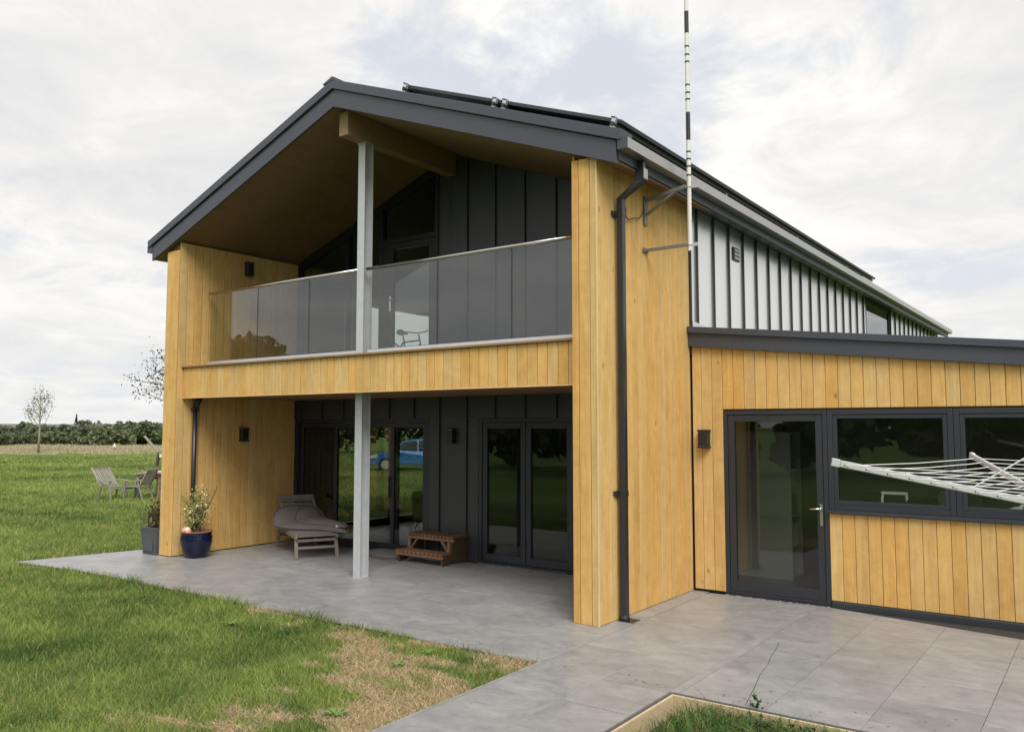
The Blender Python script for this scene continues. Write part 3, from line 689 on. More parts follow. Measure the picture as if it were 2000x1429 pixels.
# ------------------------------------------------------------------ recess furniture
LA = math.atan2(.476, -.88)
lo = thing('sun_lounger', 'weathered wooden sun lounger with raised headrest in the recess corner', 'sun lounger', (-5.65, 1.25, 0), LA)
# local: +x towards the head, y across (+-.33)
for s in (-1, 1):
    MB().bar((-.02, s*.31, .335), (1.62, s*.31, .335), .03, .075).build('side_rail', 'teak', lo, .003)
    MB().bar((.06, s*.30, .30), (-.02, s*.31, 0), .05, .045, up=(1, 0, 0)).build('leg', 'teak', lo, .003)
    MB().bar((1.46, s*.30, .30), (1.52, s*.31, 0), .05, .045, up=(1, 0, 0)).build('leg', 'teak', lo, .003)
for x, z in ((0, .345), (.03, .16), (.02, .27), (1.5, .2)): MB().bar((x, -.30, z), (x, .30, z), .025, .04).build('cross_bar', 'teak', lo, .003)
for k in range(11): MB().bar((.07+.085*k, -.294, .372), (.07+.085*k, .294, .372), .065, .016).build('slat', 'teak', lo, .002)
hb = MB()
for s in (-1, 1): hb.bar((.98, s*.27, .37), (1.62, s*.27, .80), .04, .035)
hb.bar((1.62, -.29, .80), (1.62, .29, .80), .05, .07)
hb = hb.build('headrest_frame', 'teak', lo, .003)
for k in range(7):
    f = .08+.86*k/6.5; MB().bar((.98+.64*f, -.25, .375+.43*f), (.98+.64*f, .25, .375+.43*f), .06, .014, up=(-.55, 0, .83)).build('slat', 'teak', hb, .002)
MB().bar((1.30, -.2, .34), (1.42, -.2, .65), .03, .03).bar((1.30, .2, .34), (1.42, .2, .65), .03, .03).build('prop', 'teak', lo)
def lz(u):                                            # top of slats along the lounger
    return .385 if u < .98 else .385+(u-.98)*.67
def cushion(name, label, outline, zf, th, loc, rz, crease=0):
    t = thing(name, label, 'cushion', loc, rz, 'taupe outdoor cushions')
    P = np.array(outline); c = P.mean(0); n = 64
    # resample outline as a smooth closed loop
    tt = np.linspace(0, len(P), n, endpoint=False); i = tt.astype(int); f = (tt-i)[:, None]; m = len(P)
    p0, p1, p2, p3 = P[(i-1) % m], P[i % m], P[(i+1) % m], P[(i+2) % m]
    O = .5*((2*p1)+(-p0+p2)*f+(2*p0-5*p1+4*p2-p3)*f**2+(-p0+3*p1-3*p2+p3)*f**3)
    v = []; fc = []; rings = [1., .97, .88, .7, .45, .2]
    def z_(r): return th*(1-r**5)**.5
    for sgn in (1, -1):
        for r in rings:
            for q in O:
                xy = c+(q-c)*r; base = zf(*xy)
                wob = .012*(fbm(np.array([xy[0]]), np.array([xy[1]]), 6, 2)[0]-.5)
                v.append((xy[0], xy[1], base+(z_(r)*(.55+.45*math.cos(r*2.2)+.3)+wob if sgn > 0 else .0)+.004*(sgn > 0)))
    k = len(rings)
    for s in range(2):
        o_ = s*k*n
        for a in range(k-1):
            for j in range(n):
                q = (o_+a*n+j, o_+a*n+(j+1) % n, o_+(a+1)*n+(j+1) % n, o_+(a+1)*n+j); fc.append(q if s == 0 else q[::-1])
        ctr = len(v); xy = c; v.append((xy[0], xy[1], zf(*xy)+(th if s == 0 else 0)))
        for j in range(n): q = (o_+(k-1)*n+j, o_+(k-1)*n+(j+1) % n, ctr); fc.append(q if s == 0 else q[::-1])
    for j in range(n): fc.append((j, k*n+j, k*n+(j+1) % n, (j+1) % n))
    MB().add(v, fc).build('pad', 'cushion', t, smooth=True)
    pp = [(c[0]+(q[0]-c[0])*1.005, c[1]+(q[1]-c[1])*1.005, zf(*q)+.022) for q in O[::2]]; pp.append(pp[0])
    MB().tube(pp, .007, 6, False).build('piping', 'cushion', t, smooth=True)
    return t
cushion('cushion', 'large teardrop taupe cushion lying underneath on the lounger', [(-.16, -.42), (.16, -.10), (.50, .30), (.92, .46), (1.24, .42), (1.40, .14), (1.34, -.14), (1.05, -.30), (.6, -.42), (.2, -.48)],
        lambda u, v: lz(u)+.008-.06*max(0, .15-u), .06, (-5.65, 1.25, 0), LA)
cushion('cushion', 'second taupe cushion folded on top of the other on the lounger', [(-.04, -.43), (.26, -.18), (.56, .04), (.88, .14), (1.16, .08), (1.28, -.10), (1.24, -.26), (.95, -.38), (.55, -.45), (.18, -.49)],
        lambda u, v: lz(u)+.066-.05*max(0, .25-u), .06, (-5.65, 1.25, 0), LA)
tagc = tag(MB().tube([(-5.27, 1.29, .50), (-5.25, 1.29, .505)], .014, 8).build('cushion_tag', 'white'), 'tiny white tag on the folded lounger cushion', 'tag')
cushion('cushion', 'flat taupe cushion lying on the paving between post and plant stand', [(-.45, .05), (-.25, .22), (.1, .28), (.38, .2), (.52, .0), (.35, -.16), (.0, -.20), (-.3, -.14)],
        lambda u, v: .004, .075, (-5.02, 2.02, 0), -.2)
# stepped slatted stand
st = thing('plant_stand', 'small stained wooden two tier stand with slatted shelves', 'stand', (-4.02, 2.03, 0))
for s in (-1, 1):
    MB().prism([(-.26, 0), (-.26, .14), (-.05, .14), (-.05, .36), (.29, .36), (.29, 0), (.24, 0), (-.05, .05), (-.22, 0)], 'x', s*.42-.015, s*.42+.015).build('side_panel', 'standside', st, .002)
for y0, z, n in ((-.29, .145, 11), (-.06, .365, 13)):
    L0 = -.46 if z < .3 else -.45
    for k in range(n):
        x = L0+.92*k/n; d = .24 if z < .3 else .36
        MB().box(x, x+.92/n-.020, y0, y0+d, z, z+.034).build('slat', 'standwood', st, .003)
    MB().box(L0, L0+.92, y0+.005, y0+.022, z-.042, z-.004).build('front_rail', 'standpale', st, .002)
for s in (-1, 1): MB().bar((s*.36, -.045, .175), (s*.24, -.045, .325), .022, .045, up=(0, 1, 0)).build('brace', 'standpale', st, .002)
for s in (-1, 1): MB().box(s*.385-.02, s*.385+.02, -.075, -.04, .176, .32).build('post', 'standpale', st, .002)
# blue pot with variegated shrub
pt = thing('potted_shrub', 'glossy dark blue pot with cream and green variegated shrub by the left pillar', 'potted plant', (-7.235, .24, 0))
MB().lathe([(.13, 0), (.155, .01), (.20, .10), (.232, .22), (.235, .31), (.222, .355), (.232, .375), (.225, .392), (.205, .392), (.195, .34), (.15, .33)], 32).build('pot', 'bluepot', pt, smooth=True)
MB().lathe([(.236, .384), (.238, .395), (.20, .397), (.198, .386)], 32).build('rim', 'terracotta', pt, smooth=True)
MB().lathe([(.197, .30), (.197, .352), (.09, .368), (.01, .37)], 24).build('soil', 'soil', pt)
stm = MB(); tips = []
r_ = random.Random(5)
for k in range(16):
    a = r_.uniform(0, 2*pi); s = r_.uniform(.05, .22); h = r_.uniform(.3, .62)
    p0 = (r_.uniform(-.04, .04), r_.uniform(-.04, .04), .36); p1 = (cos(a)*s*.5, sin(a)*s*.5, .36+h*.5); p2 = (cos(a)*s, sin(a)*s, .36+h)
    stm.tube([p0, p1, p2], [.008, .006, .003], 5); tips += [p1, p2, tuple((np.array(p1)+p2)/2)]
stm.tube([(.02, .02, .36), (.13, .10, .75), (.24, .16, 1.02), (.25, .17, 1.09)], [.009, .008, .007, .005], 6)
stm.build('stem', 'bark', pt)
tips = np.array(tips); P = np.repeat(tips, 13, axis=0)+rng.normal(size=(len(tips)*13, 3))*[.055, .055, .06]
P = P[P[:, 2] > .42]
k = rng.random(len(P))[:, None]; cols = np.where(k < .55, np.array([[.62, .56, .27]]), np.array([[.20, .25, .08]]))*(.75+.5*rng.random((len(P), 1)))
v, f, c = leaf_cards(P, .05, cols, .6, 0, 3); np_mesh('foliage', v, f, 'leaf', pt, c)
for i, (x, y, z, r, m, lab) in enumerate(((-.10, -.13, .405, .058, 'pink', 'pink rounded stone at the left rim of the blue pot'), (.0, -.15, .425, .05, 'cream', 'cream rounded stone standing up in the blue pot'), (.035, -.165, .395, .048, 'orange', 'orange rounded stone at the front of the blue pot'))):
    t = MB().lathe([(r*.3, -.8*r), (r*.85, -.4*r), (r, 0), (r*.8, .5*r), (r*.3, .85*r)], 12).build('pebble', m, None, smooth=True); t.location = (-7.235+x, .24+y, z); tag(t, lab, 'stone', 'stones in the blue pot')
# grey square planter left of the pillar
gp = thing('planter', 'grey square planter with dark shrub behind the left pillar', 'planter', (-8.07, .13, 0))
MB().add([(-.17, -.17, 0), (.17, -.17, 0), (.17, .17, 0), (-.17, .17, 0), (-.205, -.205, .42), (.205, -.205, .42), (.205, .205, .42), (-.205, .205, .42),
          (-.175, -.175, .42), (.175, -.175, .42), (.175, .175, .42), (-.175, .175, .42), (-.17, -.17, .36), (.17, -.17, .36), (.17, .17, .36), (-.17, .17, .36)],
         [(3, 2, 1, 0)]+[(i, (i+1) % 4, 4+(i+1) % 4, 4+i) for i in range(4)]+[(4+i, 4+(i+1) % 4, 8+(i+1) % 4, 8+i) for i in range(4)]+[(8+i, 8+(i+1) % 4, 12+(i+1) % 4, 12+i) for i in range(4)]+[(12, 13, 14, 15)]).build('pot', 'lead', gp, .004)
MB().prism([(-.13, .06), (.13, .06), (.15, .33), (-.15, .33)], 'y', -.196, -.186).build('front_panel', 'lead', gp)
P = rng.normal(size=(420, 3))*[.085, .085, .13]+[.0, .0, .60]; P = P[(P[:, 2] > .40)]
cols = np.array([[.085, .060, .030]])*(.6+.9*rng.random((len(P), 1))); cols[:60] = np.array([.05, .075, .03])
v, f, c = leaf_cards(P, .075, cols, .35, .8, 4); np_mesh('foliage', v, f, 'leaf', gp, c)
MB().tube([(.03, 0, .36), (.07, -.02, .7), (.10, -.03, .86)], [.012, .01, .006], 6).build('stem', 'bark', gp)

# ------------------------------------------------------------------ rotary clothes line
def G(px, py, z):
    x = (px-1000)/1617; y = -(py-714.5)/1617
    r = np.array([cos(YAW), sin(YAW), 0]); f0 = np.array([-sin(YAW), cos(YAW), 0]); u0 = np.array([0, 0, 1.])
    d = f0*cos(PITCH)+u0*sin(PITCH)+r*x+(u0*cos(PITCH)-f0*sin(PITCH))*y
    return np.array(CAM)+d*((z-CAM[2])/d[2])
ZT, ZH = 1.775, 1.52
T1 = G(1640, 905, ZT)[:2]; T2 = G(1902, 892, ZT)[:2]; mid = (T1+T2)/2; hd = (T2-T1)/2
HB = mid+np.array([hd[1], -hd[0]])
cl = thing('rotary_clothes_line', 'grey rotary clothes line with white cords in front of the extension windows', 'clothes line', (HB[0], HB[1], 0))
tips = [T1-HB, T2-HB, HB-T1, HB-T2]
MB().tube([(0, 0, .0), (0, 0, 1.95)], .021, 14).build('mast', 'galv', cl, smooth=True)
MB().lathe([(.024, ZH-.09), (.05, ZH-.06), (.05, ZH+.05), (.024, ZH+.07)], 16).build('hub', 'black', cl)
MB().lathe([(.03, 0), (.035, .06), (.024, .10)], 14).build('ground_socket', 'black', cl)
for tp in tips:
    d = Vector((tp[0], tp[1], ZT-ZH)); u = d.normalized(); e = Vector((tp[0], tp[1], ZT))
    a = MB().bar(Vector((0, 0, ZH))+u*.045, e, .022, .042).build('arm', 'linearm', cl, .005)
    MB().bar(e-u*.001, e+u*.05, .028, .05).build('end_cap', 'linearm', a, .005)
    MB().bar(e+u*.0505, e+u*.054, .020, .03).build('end_socket', 'black', a)
    MB().tube([(0, 0, 1.94), tuple(e*.42+Vector((0, 0, 1.66*.0))+Vector((0, 0, (ZH+(ZT-ZH)*.42)-ZT*.42))) ], .005, 6).build('strut', 'galv', cl)
    for k in range(8):
        q = Vector((0, 0, ZH))+d*(.30+.68*k/7); MB().tube([q+Vector((0, 0, -.006))-u.cross(Vector((0, 0, 1)))*.0125, q+Vector((0, 0, -.006))+u.cross(Vector((0, 0, 1)))*.0125], .005, 6).build('grommet', 'black', a)
for i in range(4):
    a, b = tips[i], tips[(i+1) % 4]
    for k in range(8):
        f = .30+.68*k/7; z = ZH+(ZT-ZH)*f-.004; p = Vector((a[0]*f, a[1]*f, z)); q = Vector((b[0]*f, b[1]*f, z)); m_ = (p+q)/2-Vector((0, 0, .012))
        MB().tube([p, p*.75+m_*.25-Vector((0, 0, .003)), m_, q*.75+m_*.25-Vector((0, 0, .003)), q], .0028, 6).build('cord', 'white', cl)

# ------------------------------------------------------------------ inside, seen through the glass
bk = thing('bicycle', 'bicycle standing inside the upstairs room by the window', 'bicycle', (-7.05, 4.75, 2.93), radians(95))
for x in (-.5, .5):
    ring = [(x+.33*cos(a), 0, .345+.33*sin(a)) for a in np.linspace(0, 2*pi, 25)]
    w_ = MB().tube(ring, .018, 6, False).build('wheel', 'tyre', bk); sp_ = MB()
    for a in np.linspace(0, pi, 7)[:-1]: sp_.tube([(x+.32*cos(a), 0, .345+.32*sin(a)), (x-.32*cos(a), 0, .345-.32*sin(a))], .002, 4)
    sp_.build('spokes', 'galv', w_)
fm = MB()
for a, b in (((-.5, 0, .345), (-.05, 0, .30)), ((-.5, 0, .345), (-.16, 0, .74)), ((-.05, 0, .30), (-.18, 0, .80)), ((-.05, 0, .30), (.34, 0, .72)), ((-.16, 0, .72), (.32, 0, .80)), ((.5, 0, .345), (.31, 0, .92))): fm.tube([a, b], .016, 8)
fm.build('frame', 'black', bk)
MB().tube([(-.18, 0, .78), (-.2, 0, .88)], .012, 8).build('seat_post', 'galv', bk)
MB().tube([(-.34, 0, .90), (-.26, 0, .905), (-.14, 0, .90), (-.06, 0, .895)], [.05, .06, .03, .018], 10).build('saddle', 'black', bk, smooth=True)
MB().tube([(.24, -.28, .98), (.30, -.2, .97), (.32, 0, .95), (.30, .2, .97), (.24, .28, .98)], .012, 8).build('handlebar', 'black', bk)
ac = thing('armchair', 'grey upholstered armchair inside the balcony door', 'armchair', (-7.0, 5.75, 2.93), -pi/2)
MB().box(-.4, .4, -.38, .38, .12, .42).build('seat', 'greyfab', ac, .05); MB().box(-.4, .4, .30, .46, .12, 1.12).build('backrest', 'greyfab', ac, .06)
for s in (-1, 1): MB().box(s*.46-.07, s*.46+.07, -.36, .42, .05, .62).build('arm', 'greyfab', ac, .04)
for s in (-1, 1):
    for u in (-.3, .36): MB().box(s*.36-.03, s*.36+.03, u-.03, u+.03, 0, .12).build('leg', 'standside', ac)
dc = thing('tub_chair', 'dark rounded tub chair behind the ground floor sliding door', 'chair', (-5.15, 3.3, .03))
ring = []; MBc = MB()
pr_ = [(.30, .40), (.34, .44), (.36, .80), (.34, .86), (.29, .84), (.28, .46)]
n = 18; vv = []; ff = []
for j in range(n+1):
    a = radians(-20)+radians(220)*j/n
    for r, z in pr_: vv.append((r*cos(a), r*sin(a), z))
for j in range(n):
    for i in range(len(pr_)): ff.append((j*6+i, j*6+(i+1) % 6, (j+1)*6+(i+1) % 6, (j+1)*6+i))
ff += [tuple(range(6)), tuple(n*6+i for i in range(6))[::-1]]
MB().add(vv, ff).build('backrest', 'black', dc, smooth=True)
MB().lathe([(.10, .36), (.30, .38), (.31, .46), (.1, .49)], 20).build('seat', 'black', dc)
for s, u in ((-1, -1), (1, -1), (-1, 1), (1, 1)): MB().tube([(s*.16, u*.16, .37), (s*.24, u*.24, 0)], [.016, .012], 8).build('leg', 'white', dc)
# utility room
su = thing('storage_unit', 'pale storage unit with open shelves inside the extension door', 'shelves', (.52, 3.55, .02))
for s in (0, .42): MB().box(-.48, .30, s+.0, s+.02, 0, 1.9).build('upright', 'wallgrey', su)
for z in (.02, .42, .80, 1.18, 1.56, 1.88): MB().box(-.48, .30, .021, .419, z, z+.022).build('shelf', 'wallgrey', su)
MB().box(-.49, -.481, 0, .44, 0, 1.9).build('back_panel', 'wallgrey', su)
for i, (z, h, m) in enumerate(((.45, .26, 'white'), (.825, .24, 'greyfab'), (1.205, .22, 'cream'))):
    t = MB().box(-.3, .26, .05, .38, 0, h).build('storage_box', m, None, .008); t.location = (.52, 3.55, z+.014)
    tag(t, ('white box on the lower shelf inside the extension', 'grey box on the middle shelf inside the extension', 'cream box on the upper shelf inside the extension')[i], 'box', 'boxes in the extension shelves')
MB().box(-.0, .4, 0, .5, 0, 1.9)
ct = thing('counter', 'worktop running inside below the extension windows', 'worktop', (3.7, 2.78, .02))
MB().box(-1.9, 2.2, -.26, .30, 1.02, 1.06).build('top', 'wallgrey', ct, .003); MB().box(-1.88, 2.18, -.22, .26, 0, 1.018).build('cabinet', 'walldark', ct)
fr_ = thing('wire_rack', 'small white frame rack on the worktop behind the first window', 'rack', (2.25, 2.62, 1.081))
MB().bar((-.14, 0, .0), (-.12, 0, .17), .025, .02, up=(0, 1, 0)).bar((.14, 0, .0), (.12, 0, .17), .025, .02, up=(0, 1, 0)).build('leg', 'white', fr_); MB().bar((-.135, 0, .18), (.135, 0, .18), .025, .03).build('bar', 'white', fr_)
for x, w, h, m, lab in ((2.02, .09, .17, 'black', 'black bottle shaped tin left of the white rack'), (2.54, .17, .14, 'black', 'low black case right of the white rack'), (2.80, .12, .22, 'walldark', 'dark square tin beside the window mullion'), (3.16, .05, .20, 'black', 'tall dark jar behind the second window'), (3.62, .14, .13, 'black', 'dark low tin behind the second window')):
    t = MB().prism([(-w, 0), (w, 0), (w, h*.7), (w*.8, h), (-w*.8, h), (-w, h*.7)], 'y', -.06, .06).build('tin', m, None, .008); t.location = (x, 2.66, 1.081); tag(t, lab, 'tin', 'containers on the worktop')
bo = MB().tube([(-.07, 0, .05), (-.03, 0, .045), (.02, 0, .05), (.06, 0, .075), (.075, 0, .11), (.095, 0, .118)], [.01, .035, .045, .03, .018, .004], 10).box(-.02, .03, -.02, .02, 0, .02).build('ornament', 'white', None, smooth=True); bo.location = (3.38, 2.64, 1.081); tag(bo, 'small white bird shaped ornament behind the second window', 'ornament')

# ------------------------------------------------------------------ garden furniture on the lawn
def garden_chair(label, loc, rz, lean, mname='teakd'):
    t = thing('garden_chair', label, 'chair', loc, rz, 'weathered garden chairs'); t.scale = (1, 1, .83)
    z0 = -.03
    for s in (-1, 1):
        MB().bar((s*.25, -.26, z0), (s*.25, -.22, .60), .045, .03, up=(0, 1, 0)).build('leg', mname, t)
        MB().bar((s*.25, .30+lean*.0, z0), (s*.25, .18, .42), .045, .03, up=(0, 1, 0)).build('leg', mname, t)
        MB().bar((s*.25, .18, .40), (s*.25, .18+lean, 1.02), .045, .03, up=(0, 1, 0)).build('back_post', mname, t)
        MB().bar((s*.27, -.26, .61), (s*.27, .26, .63), .05, .025).build('armrest', mname, t)
    for k in range(6): MB().bar((-.24, -.22+.085*k, .42), (.24, -.22+.085*k, .42), .06, .018).build('slat', mname, t)
    for k in range(8): x = -.2+.4*k/7; MB().bar((x, .185, .46), (x, .18+lean*.95, .96), .032, .014, up=(0, 1, 0)).build('slat', mname, t)
    MB().bar((-.25, .18+lean, .99), (.25, .18+lean, .99), .03, .07).build('top_rail', mname, t)
    MB().bar((-.25, -.24, .37), (.25, -.24, .37), .03, .05).build('front_rail', mname, t)
    return t
VW = math.atan2(13.0, -22.2)                     # direction of view out there
garden_chair('low weathered garden chair leaning back, leftmost on the lawn', (-18.15, 4.85, .0), radians(95), .48)
garden_chair('weathered slatted garden chair with its back to the house', (-17.55, 5.22, .0), radians(-62), .26)
garden_chair('brownish slatted garden chair half hidden by the left pillar', (-16.85, 5.72, .0), radians(-40), .2, 'cap_wood')
gt = thing('garden_table', 'weathered garden table on the lawn behind the slatted chair', 'table', (-18.0, 6.1, -.02), radians(-55))
for k in range(8): MB().box(-.75, .75, -.40+.1*k, -.315+.1*k, .68, .705).build('slat', 'teakd', gt)
MB().box(-.68, .68, -.34, .34, .60, .679).build('apron', 'teakd', gt)
for s in (-1, 1):
    for u in (-1, 1): MB().box(s*.64-.035, s*.64+.035, u*.3-.035, u*.3+.035, 0, .60).build('leg', 'teakd', gt)
tb = thing('tablecloth', 'red and pink cloth bunched on the garden table', 'cloth', (-17.75, 5.90, .686), radians(35))
MB().box(-.34, .34, -.28, .28, .001, .03).build('top', 'pinkw', tb, .01)
MB().box(-.35, .35, -.295, -.282, -.16, .028).build('drop', 'red', tb, .004); MB().box(.342, .355, -.28, .28, -.14, .026).build('drop', 'red', tb, .004)
ss = thing('seesaw', 'pale plank tilted on a dark stand far across the lawn', 'plank', (-33.6, 15.5, -.03), radians(35.9))
MB().bar((-.75, 0, 1.55), (.55, 0, .10), .20, .06).build('plank', 'barkpale', ss, .01)
MB().bar((.0, .1, .78), (-.12, .1, 0), .07, .07).bar((.0, -.1, .78), (-.12, -.1, 0), .07, .07).build('stand', 'bark', ss)
MB().box(.05, .9, -.14, .14, .50, .62).build('seat', 'cream', ss, .02)
def hen(label, loc, rz, s=1.):
    t = thing('hen', label, 'hen', loc, rz, 'white hens by the rough grass'); t.scale = (s, s, s)
    MB().tube([(-.30, 0, .46), (-.22, 0, .40), (-.1, 0, .32), (.05, 0, .29), (.16, 0, .36), (.19, 0, .47), (.21, 0, .54), (.25, 0, .555), (.30, 0, .545)], [.02, .06, .13, .15, .11, .062, .052, .04, .006], 12).build('body', 'feather', t, smooth=True)
    MB().prism([(.16, .575), (.18, .63), (.21, .605), (.23, .64), (.26, .60), (.26, .575)], 'y', -.008, .008).build('comb', 'comb', t)
    for s_ in (-1, 1): MB().tube([(0, s_*.05, .2), (.01, s_*.05, .1), (0, s_*.05, 0), (.06, s_*.05, .004)], .011, 6).build('leg', 'orange', t)
hen('white hen at the edge of the rough grass, left of the pair', (-58.9, 27.0, -.03), radians(150), 1.15)
hen('smaller white hen nearer the house pillar by the rough grass', (-57.0, 31.2, -.03), radians(200), .95)

# ------------------------------------------------------------------ trees, hedges
def sapling(name, label, loc, h, nb, nl, lsize, lcol, seed, spread, group=None, bark='barkpale', up=.5, start=.35):
    t = thing(name, label, 'tree', loc); r = np.random.default_rng(seed)
    tr = MB(); tr.tube([(0, 0, 0), (.03*h/4, .02, h*.35), (-.02, .03, h*.7), (.02, 0, h*.96)], [.022*h, .016*h, .009*h, .003*h], 8); tr.build('trunk', bark, t, smooth=True)
    lb = MB(); tip = []
    for k in range(nb):
        z = h*(start+(.95-start)*k/nb); a = r.uniform(0, 2*pi); l = spread*(1.1-.5*k/nb)*r.uniform(.6, 1.1)
        p = np.array([0, 0, z]); q = p+np.array([cos(a)*l*.5, sin(a)*l*.5, l*up*.5]); e = p+np.array([cos(a)*l, sin(a)*l, l*up*r.uniform(.6, 1.5)])
        lb.tube([p, q, e], [.006*h, .004*h, .0015*h], 5); tip += [q*.4+e*.6, e, q*.7+e*.3, e*.85+q*.15]
    lb.build('limbs', bark, t)
    tip = np.array(tip); n = len(tip); P = np.repeat(tip, nl, axis=0)+r.normal(size=(n*nl, 3))*(.045*h)
    cols = np.array([lcol])*(.55+.9*r.random((len(P), 1)))
    v, f, c = leaf_cards(P, lsize, cols, .6, 0, seed); np_mesh('crown', v, f, 'leaf', t, c); return t
sapling('young_tree', 'slender young tree with sparse leaves standing alone on the far lawn', (-59.9, 21.8, -.03), 4.3, 15, 14, .11, (.20, .24, .12), 21, 1.0, up=1.3)
sapling('tree', 'dark leaved tree reaching out behind the left pillar', (-26.2, 11.9, -.03), 5.0, 22, 17, .085, (.060, .080, .038), 5, 2.0, bark='bark', up=.22, start=.56)
def bush(label, loc, rx, h, col, seed, group, n=3200, ls=.36):
    t = thing('hedge_shrub', label, 'shrub', loc, 0, group); r = np.random.default_rng(seed)
    lob = np.stack([r.uniform(-rx, rx, 14), r.uniform(-1.4, 1.4, 14), r.uniform(.30*h, .8*h, 14)], 1); lr = r.uniform(.22*h, .36*h, 14)
    k = r.integers(0, 14, n); d = r.normal(size=(n, 3)); d /= np.linalg.norm(d, axis=1)[:, None]
    P = lob[k]+d*(lr[k]*(.55+.5*r.random(n)))[:, None]*[1.25, 1, 1]; P[:, 2] = np.abs(P[:, 2]-.05)+.02
    cols = np.array([col])*(.5+1.0*r.random((n, 1)))
    v, f, c = leaf_cards(P, ls, cols, .75, 0, seed); np_mesh('crown', v, f, 'leaf', t, c)
    st = MB()
    for j in range(4): st.tube([(r.uniform(-rx*.5, rx*.5), 0, 0), tuple(lob[j])], [.06, .02], 5)
    st.build('stem', 'bark', t)
e1 = np.array([cos(YAW), sin(YAW)]); cam2 = np.array(CAM[:2])
dirp = lambda px: (lambda d: d/np.linalg.norm(d))(np.array([-sin(YAW), cos(YAW)])+e1*(px-1000)/1617)
hz = [(-8, 2.35, 0), (32, 2.3, 2), (70, 2.4, 0), (108, 2.35, 1), (146, 2.45, 0), (186, 2.5, 2), (224, 2.55, 1), (262, 2.6, 0), (300, 2.6, 2)]
HL = ['dark green', 'mid green', 'grey green']
HO = ['first from the left edge of the photo', 'second from the left edge', 'third from the left, behind the slender young tree', 'fourth from the left edge', 'fifth from the left, in front of the small conifer', 'sixth from the left edge', 'seventh from the left, behind the left hen', 'eighth from the left, second from the house pillar', 'nearest to the house pillar']
HC = [(.125, .155, .080), (.170, .198, .100), (.165, .180, .115)]
for i, (px, h, k) in enumerate(hz):
    d = dirp(px); depth = 76+2.5*(i % 3); p = cam2+d*depth/(d@np.array([-sin(YAW), cos(YAW)]))
    bush(HL[k]+' hedgerow shrub, '+HO[i], (p[0], p[1], -.05), 2.0, h*(.74+.09*(i % 3))+.15*(i % 2), HC[k], 40+i, 'shrubs of the far hedgerow')
d = dirp(151); p = cam2+d*90/(d@np.array([-sin(YAW), cos(YAW)]))
t = thing('conifer', 'small pointed conifer rising above the far hedgerow', 'tree', (p[0], p[1], -.05)); MB().tube([(0, 0, 0), (0, 0, 3.2)], [.09, .02], 6).build('trunk', 'bark', t)
P = rng.normal(size=(500, 3)); zc = rng.random(500); P = np.stack([P[:, 0]*.28*(1-zc), P[:, 1]*.28*(1-zc), .4+2.9*zc], 1)
v, f, c = leaf_cards(P, .2, np.array([[.03, .045, .025]])*(.6+.8*rng.random((500, 1))), .4, 0, 8); np_mesh('crown', v, f, 'leaf', t, c)
# ------------------------------------------------------------------
# trees and hedge behind the viewer, mirrored in the glass
def mass(n, pts, seed, col, ls=.5):
    r = np.random.default_rng(seed); V = []; F = []; C = []; o = 0
    for x, y, rr, h in pts:
        lob = np.stack([r.uniform(-rr, rr, 10)+x, r.uniform(-rr*.6, rr*.6, 10)+y, r.uniform(.25*h, .78*h, 10)], 1); k = r.integers(0, 10, n)
        dd = r.normal(size=(n, 3)); dd /= np.linalg.norm(dd, axis=1)[:, None]; P = lob[k]+dd*(.28*h*(.6+.45*r.random(n)))[:, None]; P[:, 2] = np.abs(P[:, 2])
        v, f, c = leaf_cards(P, ls, np.array([col])*(.5+r.random((n, 1))), .8, 0, seed); V.append(v); F.append(f+o); C.append(c); o += len(v)
    return np.concatenate(V), np.concatenate(F), np.concatenate(C)
hp_ = [(-62+4.2*k, -6-1.25*k+3*sin(k*1.7), 3.2, 3.1+.5*sin(k*2.3)) for k in range(30)]
v, f, c = mass(1100, hp_, 77, (.085, .11, .05)); tag(np_mesh('boundary_hedge', v, f, 'leaf', None, c), 'dark hedge behind the viewer, mirrored in the extension windows', 'hedge', kind='stuff')
v, f, c = mass(1200, [(-34.6+2.6*k*de[0]-10.5, 26.5+2.6*k*de[1]+9, 2.6, 4.4+.5*sin(k*2.1)) for k in range(8)], 91, (.045, .062, .026), .4)
tag(np_mesh('far_trees', v, f, 'leaf', None, c), 'dark trees behind the blue car seen through the sliding doors', 'trees', kind='stuff')
rt = thing('round_tree', 'round crowned tree mirrored in the balcony glass', 'tree', (-32.4, -19.0, -.03)); MB().tube([(0, 0, 0), (.1, 0, 2), (0, .1, 4)], [.25, .2, .1], 8).build('trunk', 'bark', rt)
P = rng.normal(size=(3000, 3)); P /= np.linalg.norm(P, axis=1)[:, None]; P = P*(rng.random((3000, 1))**.4)*[2.1, 2.1, 2.3]+[0, 0, 4.6]
v, f, c = leaf_cards(P, .38, np.array([[.085, .10, .048]])*(.5+rng.random((3000, 1))), .8, 0, 9); np_mesh('crown', v, f, 'leaf', rt, c)
